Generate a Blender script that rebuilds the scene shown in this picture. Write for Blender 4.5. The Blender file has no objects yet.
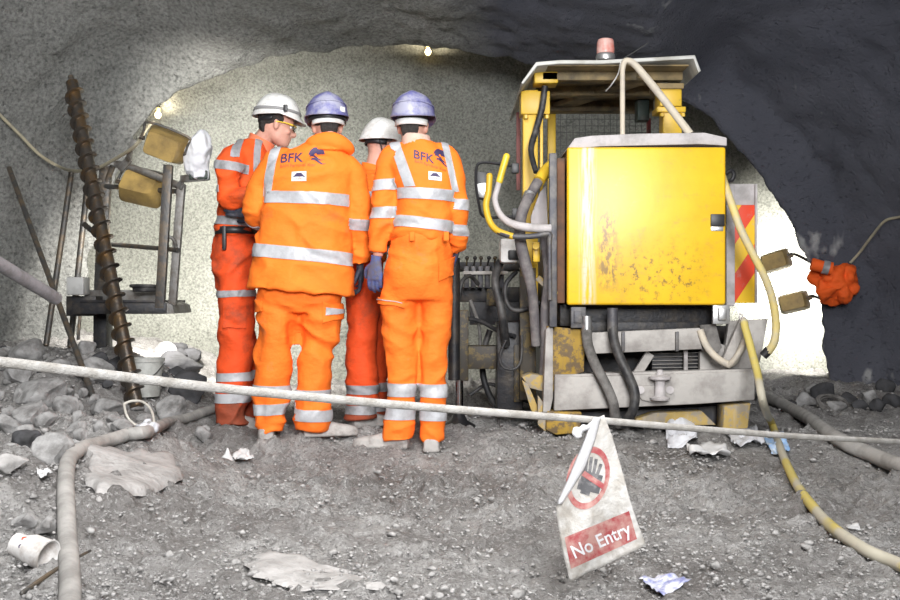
import bpy, bmesh, math, random
import numpy as np
from mathutils import Vector, Matrix
from mathutils.bvhtree import BVHTree
random.seed(7)
RNG = np.random.default_rng(7)
SC = bpy.context.scene
C = SC.collection
F, CZ = 1125.0, 0.8            # focal length in pixels of a 900 x 600 frame, camera height

def P(px, py, Y):
    """A point of the place: seen at (px, py), Y metres down the tunnel."""
    return Vector(((px - 450) / F * Y, Y, CZ + (300 - py) / F * Y))

def V(*a): return Vector(a)
def sstep(a, b, x):
    t = np.clip((x - a) / (b - a), 0, 1)
    return t * t * (3 - 2 * t)

# ------------------------------------------------------------------ noise
def _hash(i, j, k, seed):
    n = (i * 374761393 + j * 668265263 + k * 2147483647 + seed * 1274126177) & 0xFFFFFFFF
    n = ((n ^ (n >> 13)) * 1274126177) & 0xFFFFFFFF
    n = (n ^ (n >> 16)) & 0xFFFFFFFF
    return n / 4294967295.0
def vnoise(p, seed=0):
    p = np.asarray(p, dtype=float)
    i = np.floor(p).astype(np.int64); f = p - i
    w = f * f * f * (f * (f * 6 - 15) + 10)
    r = 0
    for dx in (0, 1):
        for dy in (0, 1):
            for dz in (0, 1):
                h = _hash(i[:, 0] + dx, i[:, 1] + dy, i[:, 2] + dz, seed)
                r = r + h * (w[:, 0] if dx else 1 - w[:, 0]) * (w[:, 1] if dy else 1 - w[:, 1]) * (w[:, 2] if dz else 1 - w[:, 2])
    return r * 2 - 1
def fbm(p, seed=0, oct=4, gain=.5):
    p = np.asarray(p, dtype=float); a = 1; s = 0
    for o in range(oct):
        s = s + a * vnoise(p * 2 ** o + 17.3 * o, seed + o); a *= gain
    return s

# ------------------------------------------------------------------ materials
MATS = {}
def node(nt, t, **kw):
    n = nt.nodes.new(t)
    for k, v in kw.items(): setattr(n, k, v)
    return n
def lk(nt, a, b): nt.links.new(a, b)
def ramp(nt, src, stops):
    r = node(nt, 'ShaderNodeValToRGB'); cr = r.color_ramp
    while len(cr.elements) < len(stops): cr.elements.new(.5)
    for e, (p, c) in zip(cr.elements, stops):
        e.position = p; e.color = (*c, 1) if len(c) == 3 else c
    lk(nt, src, r.inputs[0]); return r.outputs[0]
def noise_n(nt, co, scale, detail=4, rough=.55, stretch=None):
    if stretch:
        m = node(nt, 'ShaderNodeMapping'); m.inputs['Scale'].default_value = stretch
        lk(nt, co, m.inputs[0]); co = m.outputs[0]
    n = node(nt, 'ShaderNodeTexNoise'); n.inputs['Scale'].default_value = scale
    n.inputs['Detail'].default_value = detail; n.inputs['Roughness'].default_value = rough
    lk(nt, co, n.inputs['Vector']); return n.outputs['Fac']
def mixc(nt, fac, a, b, mode='MIX'):
    m = node(nt, 'ShaderNodeMix', data_type='RGBA', blend_type=mode)
    for s, v in ((m.inputs[0], fac), (m.inputs[6], a), (m.inputs[7], b)):
        if isinstance(v, (int, float)): s.default_value = v
        elif isinstance(v, tuple): s.default_value = (*v, 1) if len(v) == 3 else v
        else: lk(nt, v, s)
    return m.outputs[2]
def bump_n(nt, h, strength, dist, prev=None):
    b = node(nt, 'ShaderNodeBump'); b.inputs['Strength'].default_value = strength; b.inputs['Distance'].default_value = dist
    lk(nt, h, b.inputs['Height'])
    if prev is not None: lk(nt, prev, b.inputs['Normal'])
    return b.outputs[0]
def new_mat(name):
    m = bpy.data.materials.new(name); m.use_nodes = True; nt = m.node_tree
    b = nt.nodes['Principled BSDF']; tc = node(nt, 'ShaderNodeTexCoord')
    MATS[name] = m
    return m, nt, b, tc.outputs['Object']
def mat(name, col, rough=.6, metal=0, dirt=None, dscale=6, damt=.5, bump=0, bscale=40, detail=5, coat=0, stretch=None, spec=.5):
    """Plain procedural material: colour, noise dirt of a second colour, fine bump."""
    m, nt, b, co = new_mat(name)
    b.inputs['Roughness'].default_value = rough; b.inputs['Metallic'].default_value = metal
    b.inputs['Specular IOR Level'].default_value = spec
    if coat: b.inputs['Coat Weight'].default_value = coat
    f = noise_n(nt, co, dscale, detail, .65, stretch)
    d = dirt or tuple(c * .75 for c in col)
    lo = .62 - .3 * damt
    fr = ramp(nt, f, [(lo, (0, 0, 0)), (min(lo + .22, 1), (1, 1, 1))])
    lk(nt, mixc(nt, fr, col, d), b.inputs['Base Color'])
    if bump:
        lk(nt, bump_n(nt, noise_n(nt, co, bscale, 4), bump, .01), b.inputs['Normal'])
    return m

# ------------------------------------------------------------------ objects
def tag(o, label=None, cat=None, group=None, kind=None):
    if label: o['label'] = label
    if cat: o['category'] = cat
    if group: o['group'] = group
    if kind: o['kind'] = kind
    return o
def empty(name, loc, label=None, cat=None, group=None):
    o = bpy.data.objects.new(name, None); C.objects.link(o); o.location = loc
    o.empty_display_size = .1
    return tag(o, label, cat, group)
def obj(name, g, m, parent=None, smooth=True, at=None, sharp=40):
    """Link a bmesh / mesh (world coordinates) as one object; the origin goes to AT, or its verts become local to PARENT."""
    if isinstance(g, bmesh.types.BMesh):
        me = bpy.data.meshes.new(name)
        bmesh.ops.recalc_face_normals(g, faces=g.faces[:]) if len(g.faces) < 60000 else None
        g.to_mesh(me); g.free()
    else: me = g; me.name = name
    org = Vector((0, 0, 0))
    p = parent; 
    while p is not None: org = org + p.location; p = p.parent
    if at is not None: org = org + Vector(at) if parent is None else org
    me.transform(Matrix.Translation(-org))
    ms = m if isinstance(m, (list, tuple)) else [m]
    if not me.materials:
        for x in ms: me.materials.append(x)
    if smooth and len(me.polygons):
        me.polygons.foreach_set('use_smooth', [True] * len(me.polygons))
        if sharp: me.set_sharp_from_angle(angle=math.radians(sharp))
    o = bpy.data.objects.new(name, me); C.objects.link(o)
    if parent is not None: o.parent = parent
    elif at is not None: o.location = at
    return o
def BM(): return bmesh.new()

def addbox(bm, lo, hi, bev=0.0, M=None, seg=2):
    r = bmesh.ops.create_cube(bm, size=1)
    vs = r['verts']
    lo = Vector(lo); hi = Vector(hi)
    for v in vs: v.co = Vector([(lo[i] + hi[i]) / 2 + v.co[i] * (hi[i] - lo[i]) for i in range(3)])
    if bev:
        es = list({e for v in vs for e in v.link_edges})
        r2 = bmesh.ops.bevel(bm, geom=es, offset=bev, segments=seg, affect='EDGES', profile=.5)
        vs = list({v for f in r2['faces'] for v in f.verts} | {v for v in vs if v.is_valid})
    if M is not None: bmesh.ops.transform(bm, matrix=M, verts=vs)
    return vs
def pxbox(bm, x0, y0, x1, y1, Y, depth, bev=.004):
    a = P(x0, y1, Y); b = P(x1, y0, Y)
    return addbox(bm, (a.x, Y, a.z), (b.x, Y + depth, b.z), bev)
def beam(bm, a, b, w, h, bev=.003, up=None):
    """A rectangular bar between two points."""
    a = Vector(a); b = Vector(b); d = b - a; L = d.length
    z = d.normalized(); u = Vector(up) if up else (Vector((0, 1, 0)) if abs(z.y) < .9 else Vector((0, 0, 1)))
    x = u.cross(z).normalized(); y = z.cross(x)
    M = Matrix((x, y, z)).transposed().to_4x4(); M.translation = (a + b) / 2
    return addbox(bm, (-w / 2, -h / 2, -L / 2), (w / 2, h / 2, L / 2), bev, M)
def prism(bm, pts, depth, d=Vector((0, 1, 0)), bev=0):
    """Extrude a closed polygon of world points by depth along d."""
    vs = [bm.verts.new(p) for p in pts]; f = bm.faces.new(vs)
    r = bmesh.ops.extrude_face_region(bm, geom=[f])
    nv = [g for g in r['geom'] if isinstance(g, bmesh.types.BMVert)]
    bmesh.ops.translate(bm, verts=nv, vec=d * depth)
    if bev:
        es = list({e for v in vs + nv for e in v.link_edges})
        bmesh.ops.bevel(bm, geom=es, offset=bev, segments=2, affect='EDGES', profile=.5)
def pxprism(bm, pts, Y, depth, bev=.003):
    prism(bm, [P(x, y, Y) for x, y in pts], depth, bev=bev)

def cr(a, b, c, d, t):
    return .5 * ((2 * b) + (c - a) * t + (2 * a - 5 * b + 4 * c - d) * t * t + (3 * b - a - 3 * c + d) * t ** 3)
def catmull(pts, sub):
    pts = [np.array(p, dtype=float) for p in pts]; out = []
    for i in range(len(pts) - 1):
        a = pts[max(i - 1, 0)]; d = pts[min(i + 2, len(pts) - 1)]
        for s in range(sub): out.append(cr(a, pts[i], pts[i + 1], d, s / sub))
    out.append(pts[-1]); return out
def loft(bm, rings, n=24, sub=4, p=2.0, cap=True, closed=False):
    """Skin rings (centre, half axis, half axis)."""
    flat = [np.concatenate([np.array(c), np.array(a), np.array(b)]) for c, a, b in rings]
    if sub > 1: flat = catmull(flat, sub)
    prev = None; first = None
    for f in flat:
        c, a, b = f[:3], f[3:6], f[6:]
        vs = []
        for k in range(n):
            t = 2 * math.pi * k / n; ct, st = math.cos(t), math.sin(t)
            x = math.copysign(abs(ct) ** (2 / p), ct); y = math.copysign(abs(st) ** (2 / p), st)
            vs.append(bm.verts.new(c + a * x + b * y))
        if prev:
            for k in range(n): bm.faces.new((prev[k], prev[(k + 1) % n], vs[(k + 1) % n], vs[k]))
        else: first = vs
        prev = vs
    if cap:
        bm.faces.new(first[::-1]); bm.faces.new(prev)
def limb(bm, pts, rads, n=14, sub=5, ref=None, p=2.0, cap=True, round_ends=False):
    """A smooth tube through points; each radius is a number or (across, deep)."""
    key = [np.concatenate([np.array(q, dtype=float), np.array(r if isinstance(r, (tuple, list)) else (r, r), dtype=float)]) for q, r in zip(pts, rads)]
    fl = catmull(key, sub) if sub > 1 else key
    pos = [Vector(f[:3]) for f in fl]
    rings = []; ax = None
    for i, f in enumerate(fl):
        t = (pos[min(i + 1, len(pos) - 1)] - pos[max(i - 1, 0)])
        if t.length < 1e-9: t = Vector((0, 0, 1))
        t.normalize()
        if ax is None:
            r0 = Vector(ref) if ref is not None else (Vector((1, 0, 0)) if abs(t.x) < .85 else Vector((0, 1, 0)))
            ax = (r0 - t * r0.dot(t)).normalized()
        else:
            ax = (ax - t * ax.dot(t)).normalized()
        ay = t.cross(ax)
        rings.append((pos[i], ax * f[3], ay * f[4], t))
    if round_ends:
        def capr(r, s):
            c, a, b, t = r; rr = min(a.length, b.length); o = []
            for ang in (.95, .75, .45):
                o.append((c + t * s * rr * math.cos(math.asin(ang)), a * ang, b * ang, t))
            return o
        rings = capr(rings[0], -1)[::-1] + rings + capr(rings[-1], 1)
    loft(bm, [r[:3] for r in rings], n, 1, p, cap)
def pxlimb(bm, pts, rpx, n=10, sub=6, **k):
    """pts (px, py, Y); radius in pixels at each point (one number for all)."""
    rr = [(rpx if isinstance(rpx, (int, float)) else rpx[i]) * q[2] / F for i, q in enumerate(pts)]
    limb(bm, [P(*q) for q in pts], rr, n, sub, **k)
def tube(bm, pts, r, n=8, sub=6, **k):
    limb(bm, pts, [r] * len(pts), n, sub, **k)
def blob(bm, c, r, M=None, sub=3):
    """An ellipsoid with radii r about c, axes turned by the 3x3 M."""
    res = bmesh.ops.create_icosphere(bm, subdivisions=sub, radius=1)
    for v in res['verts']:
        q = Vector((v.co.x * r[0], v.co.y * r[1], v.co.z * r[2]))
        v.co = (M @ q if M is not None else q) + Vector(c)
def cyl(bm, a, b, r, n=20, r2=None, bev=0):
    a = Vector(a); b = Vector(b)
    t = (b - a).normalized(); u = Vector((1, 0, 0)) if abs(t.x) < .9 else Vector((0, 1, 0))
    x = (u - t * u.dot(t)).normalized(); y = t.cross(x); r2 = r if r2 is None else r2
    if bev:
        rings = [(a, x * (r - bev), y * (r - bev)), (a + t * bev, x * r, y * r), (b - t * bev, x * r2, y * r2), (b, x * (r2 - bev), y * (r2 - bev))]
    else: rings = [(a, x * r, y * r), (b, x * r2, y * r2)]
    loft(bm, rings, n, 1)
def lathe(bm, base, prof, n=28, ax=None):
    """Rings (radius, height) about an axis from base."""
    t = (Vector(ax) if ax else Vector((0, 0, 1))).normalized(); u = Vector((1, 0, 0)) if abs(t.x) < .9 else Vector((0, 1, 0))
    x = (u - t * u.dot(t)).normalized(); y = t.cross(x)
    loft(bm, [(Vector(base) + t * h, x * max(r, 1e-4), y * max(r, 1e-4)) for r, h in prof], n, 1)

def remesh(bm, vox, it=2, fac=.5):
    me = bpy.data.meshes.new('tmp'); bmesh.ops.recalc_face_normals(bm, faces=bm.faces[:]); bm.to_mesh(me); bm.free()
    o = bpy.data.objects.new('tmp', me); C.objects.link(o)
    m = o.modifiers.new('r', 'REMESH'); m.mode = 'VOXEL'; m.voxel_size = vox; m.adaptivity = 0
    if it:
        s = o.modifiers.new('s', 'SMOOTH'); s.iterations = it; s.factor = fac
    dg = bpy.context.evaluated_depsgraph_get(); dg.update()
    me2 = bpy.data.meshes.new_from_object(o.evaluated_get(dg))
    bpy.data.objects.remove(o); bpy.data.meshes.remove(me)
    return me2
def verts_of(me):
    a = np.empty(len(me.vertices) * 3); me.vertices.foreach_get('co', a); return a.reshape(-1, 3)
def normals_of(me):
    a = np.empty(len(me.vertices) * 3); me.vertex_normals.foreach_get('vector', a); return a.reshape(-1, 3)
def set_verts(me, v):
    me.vertices.foreach_set('co', np.ascontiguousarray(v).ravel()); me.update()
def displace(me, fn):
    v = verts_of(me); n = normals_of(me); set_verts(me, v + n * fn(v)[:, None]); return me
def grid_mesh(name, pts):
    """pts: (rows, cols, 3) array."""
    R, K, _ = pts.shape
    idx = np.arange(R * K).reshape(R, K)
    q = np.stack([idx[:-1, :-1], idx[:-1, 1:], idx[1:, 1:], idx[1:, :-1]], -1).reshape(-1, 4)
    me = bpy.data.meshes.new(name)
    me.vertices.add(R * K); me.vertices.foreach_set('co', np.ascontiguousarray(pts, dtype=np.float32).ravel())
    me.loops.add(q.size); me.polygons.add(len(q))
    me.loops.foreach_set('vertex_index', q.ravel().astype(np.int32))
    me.polygons.foreach_set('loop_start', np.arange(0, q.size, 4, dtype=np.int32))
    me.update(calc_edges=True); me.validate()
    return me
def solid(o, th, offset=0):
    m = o.modifiers.new('thickness', 'SOLIDIFY'); m.thickness = th; m.offset = offset
    return o
def text_mesh(s, size, bold=0.0):
    cu = bpy.data.curves.new('t', 'FONT'); cu.body = s; cu.size = size; cu.offset = bold; cu.align_x = 'CENTER'; cu.align_y = 'CENTER'
    cu.resolution_u = 4
    o = bpy.data.objects.new('t', cu); C.objects.link(o)
    dg = bpy.context.evaluated_depsgraph_get(); dg.update()
    me = bpy.data.meshes.new_from_object(o.evaluated_get(dg))
    bpy.data.objects.remove(o)
    bm = BM(); bm.from_mesh(me); bpy.data.meshes.remove(me)
    bmesh.ops.triangulate(bm, faces=bm.faces[:])
    for _ in range(2):
        es = [e for e in bm.edges if e.calc_length() > size * .18]
        if es: bmesh.ops.subdivide_edges(bm, edges=es, cuts=1)
    bmesh.ops.triangulate(bm, faces=bm.faces[:])
    return bm
# ------------------------------------------------------------------ ground height
def gh(x, y, fine=True):
    x = np.asarray(x, dtype=float); y = np.asarray(y, dtype=float)
    h = .07 * sstep(5.5, 6.3, y)
    k = .8 * sstep(5.2, 6.2, y)
    h = h + .22 * sstep(.75, 1.65, -x - k) * sstep(3.0, 4.3, y)
    h = h + .22 * sstep(1.5, 3.2, -x) * sstep(6.2, 8.0, y)
    h = h + .10 * sstep(1.9, 3.0, x) * sstep(7.2, 8.8, y)
    h = h + .14 * np.exp(-((x + 2.0) / .45) ** 2 - ((y - 7.6) / .5) ** 2)
    p = np.stack([x, y, np.zeros_like(x)], -1)
    h = h + .03 * fbm(p * 1.3, 3, 3) + .012 * fbm(p * 5, 9, 2) - .02
    rut = np.exp(-((x - (.55 - .45 * (y - 3))) / .28) ** 2) * sstep(5.6, 4.6, y)
    return h - .03 * rut
def g1(x, y): return float(gh(np.array([x]), np.array([y]))[0])
def G(px, py, up=0.0):
    """The point of the ground seen at pixel (px, py)."""
    Y = 2.0
    while Y < 12:
        q = P(px, py, Y)
        if q.z <= g1(q.x, q.y): break
        Y += .02
    q = P(px, py, Y); q.z = g1(q.x, q.y) + up
    return q

# ------------------------------------------------------------------ setting materials
def shotcrete(name, c1, c2, scale=1.0, splash=0, bmp=1.0):
    m, nt, b, co = new_mat(name)
    b.inputs['Roughness'].default_value = .85; b.inputs['Specular IOR Level'].default_value = .25
    big = noise_n(nt, co, .9, 5, .6); fine = noise_n(nt, co, 22 * scale, 6, .65)
    col = mixc(nt, ramp(nt, big, [(.32, (0, 0, 0)), (.7, (1, 1, 1))]), c1, c2)
    col = mixc(nt, ramp(nt, fine, [(.36, (.5, .5, .5)), (.60, (1, 1, 1))]), (0, 0, 0), col, 'MIX')
    pit = noise_n(nt, co, 17 * scale, 3, .5)
    col = mixc(nt, ramp(nt, pit, [(.26, (.7, .7, .7)), (.35, (0, 0, 0))]), col, tuple(c * .3 for c in c1))
    if splash:
        sp = noise_n(nt, co, 2.6, 3, .5, (1.0, 1.0, .55))
        col = mixc(nt, ramp(nt, sp, [(.66, (0, 0, 0)), (.72, (splash,) * 3)]), col, (.5, .5, .5))
    lk(nt, col, b.inputs['Base Color'])
    n1 = bump_n(nt, noise_n(nt, co, 24 * scale, 6, .7), .75 * bmp, .03)
    n2 = bump_n(nt, ramp(nt, pit, [(.28, (0, 0, 0)), (.40, (1, 1, 1))]), .6 * bmp, .02, n1)
    lk(nt, n2, b.inputs['Normal'])
    return m
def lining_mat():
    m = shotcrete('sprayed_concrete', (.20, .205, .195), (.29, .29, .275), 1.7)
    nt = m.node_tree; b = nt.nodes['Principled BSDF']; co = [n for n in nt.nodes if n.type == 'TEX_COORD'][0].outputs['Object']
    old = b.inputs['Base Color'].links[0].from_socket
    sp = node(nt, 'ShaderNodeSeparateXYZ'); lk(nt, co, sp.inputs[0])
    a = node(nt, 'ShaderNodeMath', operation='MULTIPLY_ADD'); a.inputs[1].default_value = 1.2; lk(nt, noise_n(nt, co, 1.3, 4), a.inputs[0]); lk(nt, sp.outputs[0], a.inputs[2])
    unlit_side = ramp(nt, a.outputs[0], [(.55, (0, 0, 0)), (1.0, (1, 1, 1))])       # unlit side of the lining, its shade put into the colour
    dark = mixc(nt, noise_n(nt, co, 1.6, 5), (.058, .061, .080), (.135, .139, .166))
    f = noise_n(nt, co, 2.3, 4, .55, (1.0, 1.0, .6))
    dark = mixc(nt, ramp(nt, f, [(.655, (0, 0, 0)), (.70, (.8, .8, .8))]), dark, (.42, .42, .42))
    lk(nt, mixc(nt, unlit_side, old, dark), b.inputs['Base Color'])
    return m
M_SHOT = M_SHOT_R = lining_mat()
M_FACE = shotcrete('sprayed_concrete_face', (.225, .23, .20), (.325, .33, .295), 2.3, 0, .7)

def ground_mat():
    m, nt, b, co = new_mat('trampled_spoil')
    b.inputs['Roughness'].default_value = .9; b.inputs['Specular IOR Level'].default_value = .2
    a = noise_n(nt, co, 1.1, 6, .65); c = noise_n(nt, co, 9, 8, .75); d = noise_n(nt, co, 55, 6, .7)
    col = mixc(nt, ramp(nt, a, [(.35, (0, 0, 0)), (.62, (1, 1, 1))]), (.26, .243, .232), (.58, .565, .552))
    col = mixc(nt, ramp(nt, c, [(.36, (.62, .62, .62)), (.56, (0, 0, 0))]), col, (.20, .19, .18))
    col = mixc(nt, ramp(nt, d, [(.53, (0, 0, 0)), (.64, (.8, .8, .8))]), col, (.70, .69, .68))
    e = noise_n(nt, co, 75, 4, .7)
    col = mixc(nt, ramp(nt, e, [(.36, (.75, .75, .75)), (.47, (0, 0, 0))]), col, (.17, .16, .15))
    pale = noise_n(nt, co, 1.7, 4, .6)
    col = mixc(nt, ramp(nt, pale, [(.62, (0, 0, 0)), (.70, (.6, .6, .6))]), col, (.72, .70, .685))
    lk(nt, col, b.inputs['Base Color'])
    v = node(nt, 'ShaderNodeTexVoronoi'); v.inputs['Scale'].default_value = 32; lk(nt, co, v.inputs['Vector'])
    n1 = bump_n(nt, c, 1.0, .06); n2 = bump_n(nt, d, 1.0, .02, n1); n3 = bump_n(nt, v.outputs['Distance'], -.5, .01, n2)
    lk(nt, n3, b.inputs['Normal'])
    return m
M_GROUND = ground_mat()

# ------------------------------------------------------------------ floor
def build_floor():
    ys = np.concatenate([np.linspace(-4, 2.3, 40)[:-1], 2.3 * (10.8 / 2.3) ** np.linspace(0, 1, 420)])
    cols = 520
    s = np.linspace(-1, 1, cols)
    half = np.clip(.52 * ys + .7, 6.0, 6.4)
    half = np.where(ys < 9.2, half, 5.2)
    sx = np.sign(s) * (np.abs(s) ** 1.35)
    X = half[:, None] * sx[None, :]; Yg = np.repeat(ys[:, None], cols, 1)
    x = X.ravel(); y = Yg.ravel()
    p = np.stack([x, y, np.zeros_like(x)], -1)
    z = gh(x, y)
    near = sstep(-1, 2, y)
    clod = np.maximum(fbm(p * 11, 21, 3, .6), 0) * .040 + np.maximum(vnoise(p * 26, 5), 0) ** 2 * .030 + .007 * vnoise(p * 55, 8)
    rough = .6 + .5 * sstep(-.2, .5, vnoise(p * .8, 33))
    z = z + (clod - .014) * near * rough - .006
    return obj('floor', grid_mesh('floor', np.stack([x, y, z], -1).reshape(len(ys), cols, 3)), M_GROUND, sharp=0)
tag(build_floor(), 'grey trampled spoil floor of the tunnel', None, None, 'structure')

# ------------------------------------------------------------------ lining
ZC = .6
S2 = [(70, 500), (76, 430), (76, 400), (77, 350), (82, 300), (92, 250), (104, 210), (118, 172), (135, 140), (158, 108), (190, 87), (230, 71), (300, 56),
      (370, 49), (430, 48), (480, 54), (530, 67), (590, 80), (640, 90), (682, 103), (710, 123), (740, 155), (773, 200), (796, 235), (815, 280), (823, 316), (826, 360), (827, 430), (830, 500)]
YL = 9.0
def pol(q): 
    x, z = q.x, q.z - ZC
    return math.atan2(z, x), math.hypot(x, z)
def r_table(pts, Y):
    a = sorted((pol(P(x, y, Y)) if not (P(x, y, Y).z < ZC and P(x, y, Y).x < 0) else (pol(P(x, y, Y))[0] + 2 * math.pi, pol(P(x, y, Y))[1])) for x, y in pts)
    return np.array([k[0] for k in a]), np.array([k[1] for k in a])
TA, TR = r_table(S2, YL)
def r2(th):
    return np.interp(th, TA, TR)
def band(th):          # how far the soffit band reaches towards the camera
    d = np.degrees(th)
    return 1.5 * sstep(141, 112, d) * sstep(42, 62, d)
def lining(th):
    """Profile of the lining at angle th, from behind the camera to the chamber: lists of (y, r)."""
    r = float(r2(np.array([th]))[0]); d = float(band(np.array([th]))[0])
    yl = YL - d; rl = r + .26 * d
    k = [(-4.5, rl + 2.1), (2, rl + 2.15), (yl - 3.4, rl + 2.1), (yl - 2.0, rl + 1.72), (yl - 1.2, rl + 1.2), (yl - .6, rl + .74), (yl - .24, rl + .50), (yl - .12, rl + .40), (yl - .03, rl + .10), (yl, rl)]
    if d > .05: k += [(YL - d * .5, r + .11 * d)]
    k += [(YL, r), (YL + .05, r + .03), (YL + .12, r + .14), (YL + .22, r + .34), (YL + .45, r + .45), (YL + .9, r + .46), (YL + 1.5, r + .46)]
    return k
def smooth_poly(k, n):
    a = np.array(k); s = np.concatenate([[0], np.cumsum(np.hypot(*(a[1:] - a[:-1]).T))])
    # denser from the lip on
    f = np.concatenate([np.linspace(0, .35, int(n * .12))[:-1], np.linspace(.35, 1, n - int(n * .12) + 1)])
    t = f * s[-1]
    return np.stack([np.interp(t, s, a[:, 0]), np.interp(t, s, a[:, 1])], -1)
NTH, NS = 560, 300
ths = np.linspace(math.radians(-24), math.radians(204), NTH)
prof = np.stack([smooth_poly(lining(t), NS) for t in ths])          # (NTH, NS, 2)
ker = np.ones(9) / 9
for kk in range(2):                                                  # soften along the angle
    for j in range(2):
        pad = np.concatenate([prof[:4, :, j], prof[:, :, j], prof[-4:, :, j]])
        prof[:, :, j] = np.stack([np.convolve(pad[:, s], ker, 'valid') for s in range(NS)], 1)
X = np.cos(ths)[:, None] * prof[:, :, 1]; Zg = ZC + np.sin(ths)[:, None] * prof[:, :, 1]; Yg = prof[:, :, 0]
pp = np.stack([X, Yg, Zg], -1).reshape(-1, 3)
dis = .045 * fbm(pp * 1.6, 40, 3) + .018 * fbm(pp * 7, 50, 3) + .006 * vnoise(pp * 28, 60)
cen = np.stack([X * 0, Yg, Zg * 0 + ZC], -1).reshape(-1, 3)
dirr = pp - cen; dirr /= np.linalg.norm(dirr, axis=1)[:, None]
pts = (pp + dirr * dis[:, None]).reshape(NTH, NS, 3)
i1 = int(np.searchsorted(ths, math.radians(52))); i2 = int(np.searchsorted(ths, math.radians(122)))
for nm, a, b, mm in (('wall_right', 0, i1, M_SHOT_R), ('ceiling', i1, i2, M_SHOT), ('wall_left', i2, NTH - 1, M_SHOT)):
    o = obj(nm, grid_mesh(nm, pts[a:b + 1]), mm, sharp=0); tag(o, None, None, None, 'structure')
# the face at the end of the heading: a shallow dish closing the chamber
def disc(y, rs, dish, n=220):
    t = np.linspace(0, 1, n)[:, None]; th = ths[::3][None, :]; R = rs[::3][None, :]
    zc = -1.3; x = np.cos(th) * R * t; z = zc + (ZC + np.sin(th) * R - zc) * t; yy = y + dish * (1 - t ** 2) + 0 * x
    p = np.stack([x, yy, z], -1).reshape(-1, 3)
    p[:, 1] += .05 * fbm(p * 1.5, 70, 3) + .014 * fbm(p * 8, 80, 3) + .006 * vnoise(p * 26, 81)
    return p.reshape(n, -1, 3)
obj('wall_back', grid_mesh('wall_back', disc(YL + 1.05, prof[:, -1, 1] + .05, .3)), M_FACE, sharp=0)['kind'] = 'structure'
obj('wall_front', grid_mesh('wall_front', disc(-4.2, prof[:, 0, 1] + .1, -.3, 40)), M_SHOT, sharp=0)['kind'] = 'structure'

# ------------------------------------------------------------------ rocks
def rock_mesh(bm, c, r, seed, sub=3, flat=.7, rough=.3):
    res = bmesh.ops.create_icosphere(bm, subdivisions=sub, radius=1)
    vs = res['verts']; p = np.array([v.co for v in vs])
    rr = np.random.default_rng(seed)
    for _ in range(9):                                     # flat broken faces
        n = rr.normal(size=3); n /= np.linalg.norm(n); d = rr.uniform(.5, .85)
        s = p @ n; p = p - np.outer(np.maximum(s - d, 0), n)
    p *= (1 + rough * fbm(p * 1.2 + seed, seed, 3) * .5)[:, None]
    p *= np.array([rr.uniform(.8, 1.3), rr.uniform(.8, 1.2), flat * rr.uniform(.8, 1.2)]) * r
    a = rr.uniform(0, 6.28); p = p @ np.array([[math.cos(a), math.sin(a), 0], [-math.sin(a), math.cos(a), 0], [0, 0, 1]])
    for v, q in zip(vs, p): v.co = Vector(q) + Vector(c)
M_ROCK = mat('broken_rock', (.38, .375, .37), .9, 0, (.18, .175, .17), 9, .7, .9, 30, spec=.2)
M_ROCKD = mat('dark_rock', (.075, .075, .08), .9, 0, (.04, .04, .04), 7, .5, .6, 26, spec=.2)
M_ROCKP = mat('pale_rock', (.46, .445, .435), .9, 0, (.31, .30, .29), 9, .7, 1, 34, spec=.2)
def rock(px, py, Y, rpx, label, group=None, m=None, seed=0, flat=.75):
    q = G(px, py + .65 * rpx); r = rpx * q.y / F; q.z += r * .38
    bm = BM(); rock_mesh(bm, q, r, seed + int(px * 7 + py), 4, flat)
    return tag(obj('rock', bm, m or M_ROCK, at=(q.x, q.y, q.z), sharp=50), label, 'rock', group)
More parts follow.
